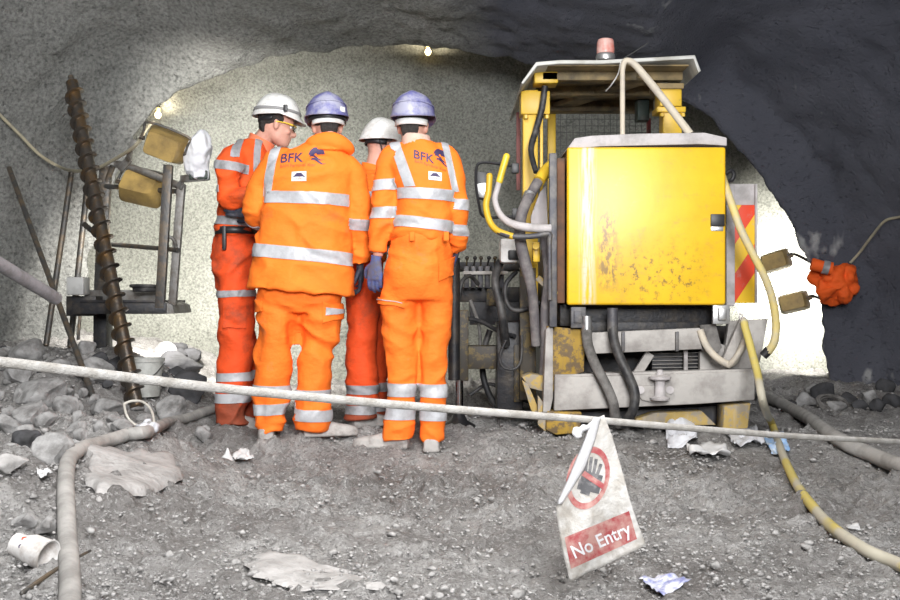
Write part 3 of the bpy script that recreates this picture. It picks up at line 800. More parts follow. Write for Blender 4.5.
# ================================================================== the man on the outside, arms folded, face in profile
def man_profile():
    Y = 6.62
    base = P(234, 425, Y); base.z = g1(base.x, Y)
    H = Frame(P(276, 125, Y + .02), (.93, .26, -.22))
    neck = P(259, 146, Y + .03)
    sh_r, el_r, wr_r = P(231, 163, Y - .20), P(227, 201, Y - .23), P(260, 192, Y - .31)
    sh_l, el_l, wr_l = P(251, 163, Y + .2), P(262, 206, Y + .12), P(245, 213, Y - .15)
    root = core('person', tuple(base), [([H(-.02, 0, -.03), neck, P(247, 172, Y), P(239, 215, Y), P(235, 245, Y)], [.056, .06, (.11, .13), (.10, .12), (.10, .12)])],
                [([P(240, 160, Y), sh_r, el_r, wr_r], [.05, .05, .038, .026]), ([P(247, 160, Y), sh_l, el_l, wr_l], [.05, .05, .038, .026])],
                [([P(236, 240, Y - .06), P(236, 330, Y - .08), P(232, 418, Y - .09)], [.068, .042, .033]), ([P(236, 240, Y + .07), P(240, 330, Y + .1), P(241, 412, Y + .12)], [.068, .042, .033])], H,
                'worker in a white helmet and yellow-armed glasses with folded arms, seen in profile')
    # jacket
    bm = BM()
    loft(bm, px_rings([(237, 217, 257), (228, 215, 261), (212, 218, 264), (190, 220, 269), (170, 221, 271), (155, 226, 268), (146, 236, 266), (141, 246, 265)], Y, [.17, .175, .185, .195, .20, .19, .14, .085]), 30, 4)
    limb(bm, [P(243, 152, Y), sh_r, P(228, 182, Y - .23), el_r, P(245, 196, Y - .29), wr_r], [.075, .082, .07, .062, .058, .05], 18, ref=(1, 0, 0))
    limb(bm, [P(252, 152, Y), sh_l, P(258, 186, Y + .17), el_l, P(264, 212, Y - .10), P(255, 211, Y - .22)], [.075, .08, .07, .06, .056, .046], 18, ref=(1, 0, 0))
    me = displace(remesh(bm, .011, 3), folds(11, .008, 12)); J = obj('jacket', me, ORANGE_D, root, sharp=0); world = lambda me, o: me
    jm = me.copy(); jm.transform(Matrix.Translation(base))
    # collar
    bm = BM(); R = []
    for (py, a, b, d) in [(150, 246, 271, .082), (144, 249, 273, .076), (139, 251, 274, .078)]: R.append((P((a + b) / 2, py, Y + .03), Vector(((b - a) / 2 * Y / F, 0, -.035)), Vector((0, d, 0))))
    loft(bm, R, 26, 3, cap=False); solid(obj('collar', bm, mat('faded_collar', (.80, .20, .09), .8), root), .008)
    arm_r = [sh_r, el_r, wr_r]; kr = lambda q: dist_to([P(231, 150, Y - .20), el_r], q) < .105 and q.y < Y - .09
    strip('reflective_strip', jm, REFL_D, root, P(229, 167, Y - .2), (.14, 0, 1), .05, kr)
    strip('reflective_strip', jm, REFL_D, root, P(227, 190, Y - .2), (.10, 0, 1), .04, lambda q: kr(q) and q.x < P(228, 0, Y).x)
    strip('reflective_strip', jm, REFL_D, root, P(231, 222, Y), (.08, 0, 1), .05, lambda q: q.z < P(0, 214, Y).z)
    strip('reflective_strip', jm, REFL_D, root, P(243, 160, Y), (1, 0, 0), .045, lambda q: q.z > P(0, 163, Y).z and q.y < Y + .02 and dist_to([sh_r, el_r], q) > .06)
    strip('reflective_strip', jm, REFL_D, root, P(261, 160, Y), (1, 0, 0), .032, lambda q: q.z > P(0, 178, Y).z and dist_to([sh_r, el_r, wr_r], q) > .09 and q.y < Y + .05)
    # trousers
    bm = BM()
    loft(bm, px_rings([(229, 220, 256), (236, 215, 258), (255, 212, 257), (275, 213, 256), (290, 216, 255)], Y, [.15, .17, .175, .17, .14]), 28, 4)
    loft(bm, leg_rings([(270, 214, 252, Y - .07), (300, 218, 255, Y - .08), (325, 219, 254, Y - .08), (345, 218, 254, Y - .08), (375, 217, 252, Y - .09), (400, 216, 250, Y - .09), (414, 214, 249, Y - .09), (424, 215, 250, Y - .09)], .95), 22, 4)
    loft(bm, leg_rings([(270, 216, 255, Y + .08), (330, 221, 256, Y + .1), (375, 222, 257, Y + .12), (405, 222, 256, Y + .13), (420, 222, 256, Y + .13)], .95), 22, 4)
    me = displace(remesh(bm, .011, 3), folds(21, .009, 11, [(P(0, 330, Y).z, .08, .5), (P(0, 415, Y).z, .06, .8)])); obj('trousers', me, ORANGE_TD, root, sharp=0)
    tm = me.copy(); tm.transform(Matrix.Translation(base))
    for (py, w) in ((294, .036), (375.5, .05), (396, .055)): strip('reflective_strip', tm, REFL_D if py < 300 else REFL, root, P(234, py, Y), (-.03, 0, 1), w, lambda q: True)
    a, b = P(230, 300, Y), P(250, 327, Y)
    bm = cut(tm, [(a, (-1, 0, 0)), (b, (1, 0, 0)), (a, (0, 0, 1)), (b, (0, 0, -1))], lambda q: q.y < Y - .06, .008, .012); obj('cargo_pocket', bm, ORANGE_TD, root)
    # belt
    bm = BM(); loft(bm, px_rings([(228, 216.5, 258.5), (235, 216, 259)], Y, [.178, .18]), 30, 1, cap=False); solid(obj('belt', bm, BLACKP, root), .008)
    bm = BM(); addbox(bm, P(222, 250, Y - .19), P(227, 226, Y - .15), .004); obj('belt_clip', bm, BLACKP, root)
    obj('glove', remesh(hand_bm(P(254, 211, Y - .25), (-1, .05, .08), (.1, 1, .1), 1, .35, 1.02), .0048, 2), GLOVE_D, root, sharp=0)
    obj('glove', remesh(hand_bm(P(262, 191.5, Y - .31), (.9, .45, .2), (.2, 1, 0), 1, .5), .0048, 2), GLOVE_D, root, sharp=0)
    for hp, y in ((P(222, 424, Y - .09), -.09), (P(229, 420, Y + .13), .13)):
        hp.z = g1(hp.x, Y + y) - .004; obj('boot', boot_bm(hp, (1, .12, 0), .30, .2), BOOT, root, sharp=0)
    hm = helmet(H, H_WHITE, root)
    helmet_band('headlamp_strap', H, GREYP, root, .17, .29, off=.004, parent=hm, tilt=.06)
    bm = BM(); q = helmet_pt(H, 4.9, .26, .012); addbox(bm, q - V(.012, .008, .02), q + V(.012, .008, .02), .004); obj('strap_clip', bm, BLACKP, hm)
    arc_strap('helmet_cradle', H, BLACKP, root, (.100, .084), .022, .05, .5 * math.pi + .3, 1.5 * math.pi - .3, .03)
    hair(H, root); eyes(H, root); glasses(H, root, YELLOWP)
# ================================================================== the man in the long coat
def man_coat():
    Y = 6.0
    base = P(300, 437, Y); base.z = g1(base.x, Y)
    H = Frame(P(327, 127, Y + .06), (-.25, .95, -.22))
    neck = P(330, 146, Y + .02)
    sh_l, el_l, wr_l = P(273, 170, Y + .02), P(256, 210, Y + .04), P(268, 223, Y + .19)
    sh_r, el_r, wr_r = P(349, 172, Y + .02), P(358, 218, Y + .03), P(359, 258, Y + .12)
    root = core('person', tuple(base), [([H(-.03, 0, -.04), neck, P(320, 175, Y), P(308, 225, Y), P(303, 270, Y)], [.056, .062, (.15, .10), (.14, .095), (.14, .10)])],
                [([P(300, 162, Y), sh_l, el_l, wr_l], [.05, .05, .04, .027]), ([P(330, 162, Y), sh_r, el_r, wr_r], [.05, .05, .04, .027])],
                [([P(286, 265, Y), P(275, 345, Y), P(268, 425, Y)], [.07, .042, .033]), ([P(318, 265, Y), P(317, 345, Y), P(312, 428, Y)], [.07, .042, .033])], H,
                'worker in a blue helmet and long BFK coat with loose hem, back turned')
    bm = BM()
    rows = [(292, 248, 355, 4.5), (288, 248, 355.5, 4.5), (265, 251, 353, 3.5), (240, 256, 351.5, 3), (215, 261, 351, 2), (195, 264, 351.5, 2), (180, 264.5, 355, 1), (168, 268, 357, 1), (158, 279, 353, 1), (150, 295, 349, 1), (143, 309, 348, 2)]
    dep = [.185, .185, .175, .17, .165, .165, .16, .15, .125, .10, .08]
    full = px_rings(rows, Y, dep)
    inner = [(c + V(0, 0, dz), a * .88, b * .86) for (c, a, b), dz in ((full[2], -.04), (full[0], .045), (full[0], .0))]
    loft(bm, [inner[0], inner[1], inner[2]] + full, 36, 3, 2.2)
    limb(bm, [P(290, 160, Y), P(275, 164, Y), P(261, 188, Y + .03), el_l, P(261, 219, Y + .12), wr_l], [.06, .078, .078, .074, .066, .055], 20)
    limb(bm, [P(335, 160, Y), P(349, 168, Y), P(357.5, 194, Y + .02), el_r, P(360, 242, Y + .08), P(360, 263, Y + .11)], [.06, .072, .066, .062, .056, .052], 20)
    me = displace(remesh(bm, .011, 3), folds(31, .0085, 9)); obj('coat', me, ORANGE, root, sharp=0)
    jm = me.copy(); jm.transform(Matrix.Translation(base)); tree = BVHTree.FromPolygons([v.co for v in jm.vertices], [p.vertices[:] for p in jm.polygons])
    armL = [sh_l, el_l, wr_l]; armR = [sh_r, el_r, P(360, 264, Y + .11)]
    body = lambda q: dist_to(armR, q) > .088 and (dist_to(armL, q) > .10 or q.x > P(268, 0, Y).x) and q.z > P(0, 284, Y).z
    # collar: a raised fold with the hood rolled behind the neck
    bm = BM(); limb(bm, [P(304, 150, Y - .02), P(316, 142, Y - .06), P(333, 139.5, Y - .075), P(346, 145, Y - .05), P(352, 152, Y)], [(.03, .02), (.04, .026), (.042, .028), (.036, .025), (.025, .018)], 14, 6, ref=(0, 0, 1))
    loft(bm, px_rings([(152, 303, 351), (144, 310, 347), (136, 313, 344)], Y, [.10, .085, .08], [0, .01, .02]), 26, 3)
    obj('collar', displace(remesh(bm, .009, 2), folds(35, .004, 8)), ORANGE, root, sharp=0)
    up = (.035, 0, 1)
    strip('reflective_strip', jm, REFL, root, P(307, 200, Y), (.04, 0, 1), .062, lambda q: body(q) and q.x > P(267, 0, Y).x)
    strip('reflective_strip', jm, REFL, root, P(302, 255, Y), (.10, 0, 1), .068, body)
    strip('reflective_strip', jm, REFL, root, P(273, 175, Y), (1, 0, -.16), .05, lambda q: q.z > P(0, 198, Y).z and q.y < Y + .02 and P(262, 0, Y).x < q.x < P(287, 0, Y).x)
    strip('reflective_strip', jm, REFL, root, P(360, 225, Y), (.05, 0, 1), .055, lambda q: dist_to(armR, q) < .095 and q.x > P(349.5, 0, Y).x)
    strip('reflective_strip', jm, REFL, root, P(258, 217, Y + .1), Vector(wr_l) - Vector(el_l), .05, lambda q: dist_to(armL, q) < .1 and q.x < P(266, 0, Y).x and q.y > Y - .03)
    back_print(root, tree, Y, (294.5, 161), (319, 158), (301, 168.5), (303, 179.5), 1.0, .03)
    # trousers
    bm = BM()
    loft(bm, px_rings([(262, 262, 342), (285, 257, 343), (300, 256, 343), (312, 258, 341)], Y, [.13, .14, .135, .11]), 30, 4)
    loft(bm, leg_rings([(285, 257, 300, Y), (315, 255, 300, Y), (338, 255, 297, Y), (365, 253, 292, Y), (390, 252, 290, Y), (404, 255, 289, Y), (414, 255, 287, Y), (425, 256, 285, Y), (432, 258, 284, Y)], .95), 24, 4)
    loft(bm, leg_rings([(285, 299, 343, Y), (315, 299, 342, Y), (338, 299, 338, Y), (365, 298, 333, Y), (392, 296, 331, Y), (408, 296, 331, Y), (420, 294, 330, Y), (431, 295, 328, Y)], .95), 24, 4)
    me = displace(remesh(bm, .010, 3), folds(41, .0095, 11, [(P(0, 340, Y).z, .07, .5), (P(0, 408, Y).z, .05, .9)])); obj('trousers', me, ORANGE_T, root, sharp=0)
    tm = me.copy(); tm.transform(Matrix.Translation(base)); xm = P(297, 0, Y).x; lo = lambda q: q.x < xm; hi = lambda q: q.x >= xm
    for py, w, k, c, ax in ((389, .045, lo, 272, (.02, 0, 1)), (408.5, .058, lo, 272, (-.05, 0, 1)), (394, .05, hi, 314, (.0, 0, 1)), (414.5, .06, hi, 314, (.03, 0, 1))):
        strip('reflective_strip', tm, REFL, root, P(c, py, Y), ax, w, k)
    def pocket(x0, x1, y0, y1, k, tape=True):
        a, b = P(x0, y0, Y), P(x1, y1, Y)
        bm = cut(tm, [(a, (-1, 0, 0)), (b, (1, 0, 0)), (a, (.2, 0, 1)), (b, (.2, 0, -1))], lambda q: q.y < Y + .06, .007, .012); o = obj('pocket_flap', bm, ORANGE_T, root)
        if not tape: return
        a, b = P(x0 + 2, (y0 + y1) / 2 - 3, Y), P(x1 - 1, (y0 + y1) / 2 + 3, Y)
        bm = cut(tm, [(a, (-1, 0, 0)), (b, (1, 0, 0)), (a, (.2, 0, 1)), (b, (.2, 0, -1))], lambda q: q.y < Y + .06, .015, .006); obj('reflective_strip', bm, REFL, o)
    pocket(325, 344, 301, 318, hi); pocket(255, 266, 299, 311, lo, False)
    for c, d in ((P(266, 434, Y - .06), (-.15, 1, 0)), (P(303, 436, Y + .0), (.82, .25, 0))):
        c.z = g1(c.x, c.y) - .004; obj('boot', boot_bm(c, d, .30, .17), BOOT, root, sharp=0)
    obj('glove', remesh(hand_bm(P(360, 266, Y + .13), (.05, .45, -1), (-1, .1, 0), -1, .5, .98), .0048, 2), GLOVE_D, root, sharp=0)
    obj('glove', remesh(hand_bm(wr_l, (.6, .8, .05), (.8, -.6, 0), 1, .5, .98), .0048, 2), GLOVE_D, root, sharp=0)
    hm = helmet(H, H_BLUE, root)
    helmet_band('helmet_trim', H, H_BLUE, root, .38, .44, off=.003, parent=hm, tilt=-.05)
    bm = BM(); q = helmet_pt(H, math.pi + .62, .12, .003); n = (q - H.c).normalized()
    beam(bm, q - H.u * .014, q + H.u * .014, .028, .006, .001, up=n); obj('sticker', bm, WHITEP, hm)
    arc_strap('nape_strap', H, WHITEP, root, (.110, .092), -.005, .03, .5 * math.pi + .35, 1.5 * math.pi - .35, .012)
    arc_strap('helmet_cradle', H, BLACKP, root, (.116, .1), .02, .046, .5 * math.pi - .1, 1.5 * math.pi + .1, .014)
    hair(H, root); eyes(H, root)
# ================================================================== the man beside the machine
def man_gloved():
    Y = 5.88
    base = P(415, 448, Y); base.z = g1(base.x, Y)
    H = Frame(P(413, 127, Y + .04), (.18, .97, -.15))
    neck = P(414, 146, Y)
    sh_l, el_l, wr_l = P(392, 164, Y), P(383, 211, Y + .0), P(378, 256, Y + .03)
    sh_r, el_r, wr_r = P(447, 166, Y), P(458, 214, Y + .0), P(456, 250, Y + .14)
    root = core('person', tuple(base), [([H(-.02, 0, -.04), neck, P(420, 172, Y), P(421, 225, Y), P(418, 265, Y)], [.056, .062, (.13, .09), (.12, .085), (.13, .09)])],
                [([P(410, 158, Y), sh_l, el_l, wr_l], [.05, .05, .04, .028]), ([P(430, 158, Y), sh_r, el_r, wr_r], [.05, .05, .04, .028])],
                [([P(402, 260, Y), P(400, 340, Y), P(401, 432, Y)], [.07, .042, .033]), ([P(434, 260, Y), P(433, 340, Y), P(430, 435, Y)], [.07, .042, .033])], H,
                'worker in a scuffed blue helmet and short BFK jacket wearing a blue glove, back turned')
    bm = BM()
    loft(bm, px_rings([(241, 392, 449, 0), (234, 391, 450, 0), (218, 395, 454, 0), (195, 396, 456, 1), (178, 391, 455, 1), (165, 388, 453, 1), (155, 393, 448, 1), (147, 401, 438, 0), (141, 404, 431, 0)], Y, [.135, .14, .145, .15, .15, .14, .12, .10, .085]), 34, 4, 2.25)
    limb(bm, [P(408, 154, Y), P(394, 157, Y), P(387, 182, Y), P(384.5, 206, Y), P(381, 230, Y + .01), P(378.5, 252, Y + .03)], [.058, .07, .07, .069, .063, .05], 20)
    limb(bm, [P(434, 154, Y), P(446, 160, Y), P(454, 185, Y), P(457.5, 210, Y), P(457, 232, Y + .06), P(455, 250, Y + .13)], [.058, .068, .064, .06, .056, .05], 20)
    for py, r in ((240, .052), (247, .05)): pass
    me = displace(remesh(bm, .0105, 3), folds(51, .0075, 12, [(P(0, 240, Y).z, .06, .8)])); obj('jacket', me, ORANGE, root, sharp=0)
    jm = me.copy(); jm.transform(Matrix.Translation(base)); tree = BVHTree.FromPolygons([v.co for v in jm.vertices], [p.vertices[:] for p in jm.polygons])
    armL = [sh_l, P(384.5, 206, Y), P(378, 258, Y + .03)]; armR = [P(448, 170, Y), P(458, 210, Y), wr_r]
    isL = lambda q: dist_to(armL, q) < .088 and q.x < P(399.5, 0, Y).x
    isR = lambda q: dist_to(armR, q) < .085 and q.x > P(453.5, 0, Y).x
    body = lambda q: not isL(q) and not isR(q)
    bm = BM(); loft(bm, px_rings([(148, 402, 434), (142, 402, 431, 1), (135, 403, 429, 1)], Y, [.098, .09, .085], [0, .01, .02]), 26, 3, cap=False)
    solid(obj('collar', bm, mat('worn_collar', (.62, .42, .34), .85, 0, (.75, .22, .08), 8, .6, .4, 60), root), .008)
    strip('reflective_strip', jm, REFL, root, P(428, 196, Y), (.05, 0, 1), .056, body)
    strip('reflective_strip', jm, REFL, root, P(424, 224.5, Y), (.10, 0, 1), .058, body)
    for py, w, sl in ((185.5, .056, -.06), (213, .058, -.03)): strip('reflective_strip', jm, REFL, root, P(387, py, Y), (sl, 0, 1), w, isL)
    for py, w in ((205, .055), (230, .055)): strip('reflective_strip', jm, REFL, root, P(458, py, Y), (.05, 0, 1), w, isR)
    strip('reflective_strip', jm, REFL, root, P(405, 172, Y), (1, 0, .36), .052, lambda q: q.z > P(0, 189, Y).z and q.x < P(420, 0, Y).x and body(q))
    strip('reflective_strip', jm, REFL, root, P(452, 178, Y), (1, 0, .22), .034, lambda q: q.z > P(0, 193, Y).z and q.x > P(440, 0, Y).x)
    back_print(root, tree, Y, (424, 160), (441, 159), (431, 168.5), (435.5, 179), .86, -.28)
    # trousers, bib tabs at the waist
    bm = BM()
    loft(bm, px_rings([(233, 393, 447), (240, 391, 448), (258, 386, 452), (280, 383, 454), (300, 383, 453)], Y, [.135, .14, .15, .15, .11]), 32, 4)
    loft(bm, leg_rings([(280, 383, 419, Y), (310, 380.5, 418.5, Y), (340, 382.5, 417, Y), (370, 387, 416.5, Y), (390, 388, 416, Y), (410, 385.5, 415.5, Y), (428, 383, 415, Y), (440, 383, 414, Y)], .9), 24, 4)
    loft(bm, leg_rings([(280, 419, 454, Y), (310, 420, 452, Y), (340, 420.5, 450, Y), (370, 420.5, 447.5, Y), (390, 420, 446.5, Y), (410, 419.5, 446.5, Y), (430, 419, 446, Y), (442, 419.5, 444, Y)], .9), 24, 4)
    me = displace(remesh(bm, .010, 3), folds(61, .0075, 8, [(P(0, 250, Y).z, .06, .4)])); obj('trousers', me, ORANGE_T, root, sharp=0)
    tm = me.copy(); tm.transform(Matrix.Translation(base)); xm = P(418, 0, Y).x; lo = lambda q: q.x < xm; hi = lambda q: q.x >= xm
    for py, w in ((389.5, .068), (413, .064)):
        for k, c, dy in ((lo, 403, 0), (hi, 433, .8)): strip('reflective_strip', tm, REFL, root, P(c, py + dy, Y), (.02, 0, 1), w, k)
    def pocket(x0, x1, y0, y1, sl, tape=True):
        a, b = P(x0, y0, Y), P(x1, y1, Y)
        bm = cut(tm, [(a, (-1, 0, 0)), (b, (1, 0, 0)), (a, (sl, 0, 1)), (b, (-sl, 0, -1))], lambda q: q.y < Y + .08, .007, .012); o = obj('pocket_flap', bm, ORANGE_T, root)
        if tape:
            a, b = P(x0, y0 + 2, Y), P(x1 - 2, y1 - 4, Y)
            bm = cut(tm, [(a, (-1, 0, 0)), (b, (1, 0, 0)), (a, (sl, 0, 1)), (b, (-sl, 0, -1))], lambda q: q.y < Y + .08, .015, .006); obj('reflective_strip', bm, REFL, o)
    pocket(378, 405, 297, 307, .13); pocket(438, 457, 264, 272, -.5, False)
    for c in (412, 446):
        bm = BM(); a = P(c - 2.5, 241, Y - .15); b = P(c + 3, 232, Y - .13); addbox(bm, (a.x, Y - .16, a.z), (b.x, Y - .125, b.z), .004); obj('brace_tab', bm, ORANGE_T, root)
    for c, d in ((P(409, 444, Y + .0), (-.93, .2, 0)), (P(431, 449, Y - .06), (.05, 1, 0))):
        c.z = g1(c.x, c.y) - .004; obj('boot', boot_bm(c, d, .30, .12), BOOT, root, sharp=0)
    obj('glove', remesh(hand_bm(P(376, 261, Y + .03), (-.08, .12, -1), (.35, 1, 0), -1, .5, 1.02), .0048, 2), GLOVE_B, root, sharp=0)
    obj('glove', remesh(hand_bm(P(455, 254, Y + .16), (-.2, .75, -.6), (-1, 0, 0), -1, .6, 1.0), .0048, 2), GLOVE_B, root, sharp=0)
    hm = helmet(H, H_BLUE, root)
    helmet_band('helmet_trim', H, H_BLUE, root, .38, .44, off=.003, parent=hm, tilt=-.05)
    arc_strap('nape_strap', H, WHITEP, root, (.108, .09), -.005, .026, .5 * math.pi + .3, 1.5 * math.pi - .3, .012)
    hair(H, root); eyes(H, root)
# ================================================================== the man half hidden behind the others
def man_hidden():
    Y = 6.52
    base = P(368, 428, Y); base.z = g1(base.x, Y)
    H = Frame(P(382, 150, Y + .02), (.80, .55, -.24))
    neck = P(374, 172, Y)
    sh_l, el_l, wr_l = P(366, 186, Y + .18), P(372, 228, Y + .25), P(392, 240, Y + .38)
    sh_r, el_r, wr_r = P(374, 186, Y - .17), P(380, 228, Y - .12), P(398, 240, Y + .08)
    root = core('person', tuple(base), [([H(-.02, 0, -.03), neck, P(370, 195, Y), P(366, 235, Y), P(364, 268, Y)], [.056, .06, (.10, .13), (.10, .12), (.10, .13)])],
                [([P(370, 183, Y), sh_l, el_l, wr_l], [.05, .05, .04, .027]), ([P(370, 183, Y), sh_r, el_r, wr_r], [.05, .05, .04, .027])],
                [([P(362, 262, Y - .08), P(362, 340, Y - .08), P(358, 412, Y - .06)], [.07, .042, .033]), ([P(364, 262, Y + .09), P(372, 340, Y + .1), P(372, 410, Y + .12)], [.07, .042, .033])], H,
                'worker in a white helmet standing half hidden behind the two in blue helmets')
    bm = BM()
    loft(bm, px_rings([(262, 346, 386), (245, 347, 387), (220, 349, 390), (200, 351, 392), (186, 354, 390), (178, 360, 387), (172, 364, 384)], Y, [.19, .19, .195, .2, .18, .13, .085]), 30, 4)
    limb(bm, [P(370, 182, Y), sh_l, P(368, 207, Y + .23), el_l, wr_l], [.07, .08, .068, .06, .05], 18)
    limb(bm, [P(372, 182, Y), sh_r, P(376, 207, Y - .16), el_r, wr_r], [.07, .08, .068, .06, .05], 18)
    me = displace(remesh(bm, .012, 3), folds(71, .008, 12)); obj('jacket', me, ORANGE, root, sharp=0); jm = me.copy(); jm.transform(Matrix.Translation(base))
    strip('reflective_strip', jm, REFL, root, P(370, 250, Y), (0, 0, 1), .05, lambda q: q.z < P(0, 240, Y).z)
    strip('reflective_strip', jm, REFL, root, P(372, 200, Y), (0, 0, 1), .05, near([[sh_r, el_r]], .15))
    bm = BM(); loft(bm, [(P(374, 176, Y), V(.075, 0, -.02), V(0, .08, 0)), (P(375, 166, Y), V(.072, 0, -.02), V(0, .078, 0))], 24, 2, cap=False); solid(obj('collar', bm, ORANGE, root), .008)
    bm = BM()
    loft(bm, px_rings([(255, 347, 384), (275, 344, 384), (298, 345, 383)], Y, [.17, .18, .15]), 26, 4)
    loft(bm, leg_rings([(275, 344, 380, Y - .09), (310, 345, 379, Y - .09), (345, 346, 378, Y - .08), (385, 345, 379, Y - .07), (405, 345, 378, Y - .06), (419, 344, 377, Y - .06)], 1), 22, 4)
    loft(bm, leg_rings([(275, 348, 386, Y + .09), (345, 356, 388, Y + .1), (405, 356, 388, Y + .12), (417, 356, 387, Y + .12)], 1), 22, 4)
    me = displace(remesh(bm, .012, 3), folds(81, .008, 11)); obj('trousers', me, ORANGE_TD, root, sharp=0); tm = me.copy(); tm.transform(Matrix.Translation(base))
    for py in (388, 408): strip('reflective_strip', tm, REFL_D, root, P(362, py, Y), (0, 0, 1), .052, lambda q: True)
    for hp, y in ((P(352, 428, Y - .07), 0), (P(364, 424, Y + .12), 0)):
        hp.z = g1(hp.x, hp.y) - .004; obj('boot', boot_bm(hp, (.75, .5, 0), .30, .2), BOOT, root, sharp=0)
    obj('glove', remesh(hand_bm(wr_l, (.9, .3, .1), (0, 0, -1), 1, .6), .0048, 2), GLOVE_D, root, sharp=0)
    obj('glove', remesh(hand_bm(wr_r, (.9, .3, .1), (0, 0, -1), -1, .6), .0048, 2), GLOVE_D, root, sharp=0)
    helmet(H, H_WHITE, root)
    arc_strap('helmet_cradle', H, BLACKP, root, (.104, .086), .015, .05, .5 * math.pi + .2, 1.5 * math.pi - .2, .01)
    bm = BM(); limb(bm, [H(-.07, -.075, .03), H(-.035, -.088, -.05), H(-.02, -.08, -.11)], [.004] * 3, 8); limb(bm, [H(.03, -.08, .03), H(0, -.084, -.05), H(-.02, -.08, -.11)], [.003] * 3, 8); obj('chin_strap', bm, BLACKP, root)
    hair(H, root, mat('cropped_grey_hair', (.10, .085, .075), .7, 0, (.25, .22, .2), 60, .5, .6, 160), False); eyes(H, root); glasses(H, root, WHITEP)
man_profile(); man_coat(); man_gloved(); man_hidden()
# ------------------------------------------------------------------ machine materials
def worn_paint(name, col, wear=(.20, .14, .07), amt=.0, streak=False, rough=.45):
    m, nt, b, co = new_mat(name); b.inputs['Roughness'].default_value = rough
    c = mixc(nt, ramp(nt, noise_n(nt, co, 3, 5, .6), [(.4, (0, 0, 0)), (.65, (1, 1, 1))]), col, tuple(k * .82 for k in col))
    f = noise_n(nt, co, 16, 8, .72); 
    c = mixc(nt, ramp(nt, f, [(.66 - amt, (0, 0, 0)), (.72 - amt, (.85, .85, .85))]), c, wear)
    g = noise_n(nt, co, 5, 7, .75, (3.5, 3.5, .35))
    c = mixc(nt, ramp(nt, g, [(.62 - amt * .6, (0, 0, 0)), (.75 - amt * .6, (.55, .55, .55))]), c, tuple(k * 1.5 for k in wear))
    if streak: c = streak(nt, co, c)
    lk(nt, c, b.inputs['Base Color'])
    lk(nt, bump_n(nt, f, .15, .004), b.inputs['Normal']); return m
def panel_marks(nt, co, c):
    """The scraped white stripe, the rusty rub marks and the dense scratches of the big panel (x from its middle, z from its middle)."""
    sp = node(nt, 'ShaderNodeSeparateXYZ'); lk(nt, co, sp.inputs[0])
    def win(sock, c0, half, soft):
        a = node(nt, 'ShaderNodeMath', operation='SUBTRACT'); lk(nt, sock, a.inputs[0]); a.inputs[1].default_value = c0
        d = node(nt, 'ShaderNodeMath', operation='ABSOLUTE'); lk(nt, a.outputs[0], d.inputs[0])
        return ramp(nt, d.outputs[0], [(max(half - soft, 0), (1, 1, 1)), (half + soft, (0, 0, 0))])
    def mul(a, b):
        k = node(nt, 'ShaderNodeMath', operation='MULTIPLY'); lk(nt, a, k.inputs[0]); lk(nt, b, k.inputs[1]); return k.outputs[0]
    st = noise_n(nt, co, 9, 6, .7, (6, 6, .35)); sc = noise_n(nt, co, 34, 6, .75, (1, 1, .45)); dd = noise_n(nt, co, 12, 6, .7)
    s = ramp(nt, st, [(.42, (0, 0, 0)), (.54, (.9, .9, .9))])
    c = mixc(nt, mul(win(sp.outputs[0], -.325, .035, .02), s), c, (.62, .58, .46))
    r = ramp(nt, sc, [(.45, (0, 0, 0)), (.55, (.9, .9, .9))])
    c = mixc(nt, mul(mul(win(sp.outputs[0], -.215, .05, .02), win(sp.outputs[2], -.12, .21, .05)), r), c, (.22, .13, .04))
    r2 = ramp(nt, noise_n(nt, co, 24, 7, .78), [(.53, (0, 0, 0)), (.60, (.9, .9, .9))])
    c = mixc(nt, mul(win(sp.outputs[2], -.27, .13, .10), mul(win(sp.outputs[0], .06, .24, .06), r2)), c, (.17, .11, .04))
    r3 = ramp(nt, noise_n(nt, co, 10, 7, .75, (1, 1, 1.6)), [(.55, (0, 0, 0)), (.66, (.5, .5, .5))])
    c = mixc(nt, r3, c, (.50, .30, .06))
    return c
PANEL_Y = worn_paint('panel_yellow', (.82, .49, .013), (.45, .27, .05), -.03, panel_marks, .38)
YEL = worn_paint('machine_yellow', (.70, .45, .03), (.16, .11, .05), .03)
YEL_R = worn_paint('rusted_yellow', (.38, .235, .03), (.10, .07, .045), .17, rough=.7)
YEL_SHADE = worn_paint('shaded_oily_yellow', (.13, .09, .025), (.025, .022, .02), .22, rough=.6)  # oily paint, darkened further so the colour carries the deck's shade
YEL_M = worn_paint('muddy_yellow', (.44, .31, .10), (.27, .245, .21), .18, rough=.8)
DUSTY = mat('dusty_grey_steel', (.43, .41, .385), .75, 0, (.27, .25, .235), 7, .6, .3, 50)
DUSTY2 = mat('pale_dusty_slab', (.50, .47, .47), .8, 0, (.34, .32, .31), 9, .6, .3, 60)
DARK = mat('oily_black_steel', (.022, .022, .025), .5, .3, (.06, .05, .04), 14, .5, .3, 50)
DARKG = mat('dark_grey_steel', (.075, .075, .085), .55, .3, (.15, .14, .13), 12, .6, .3, 50)
RUST = mat('rust_brown', (.16, .075, .04), .8, 0, (.08, .05, .035), 10, .6, .3, 60)
REDP = mat('dull_red_paint', (.28, .03, .03), .55, 0, (.12, .04, .03), 16, .6)
RUBBER = mat('black_rubber', (.02, .02, .022), .55, 0, (.09, .085, .08), 10, .6, .2, 60)
RUBBER_D = mat('dusty_rubber', (.20, .19, .18), .8, 0, (.08, .075, .07), 10, .7, .3, 60)
RUBBER_M = mat('grey_sleeved_hose', (.115, .105, .11), .75, 0, (.24, .22, .21), 10, .6, .4, 120)
CHROME = mat('chromed_rod', (.7, .7, .72), .15, 1)
ALU = mat('bare_metal', (.55, .55, .55), .4, .8, (.3, .3, .3), 16, .5)
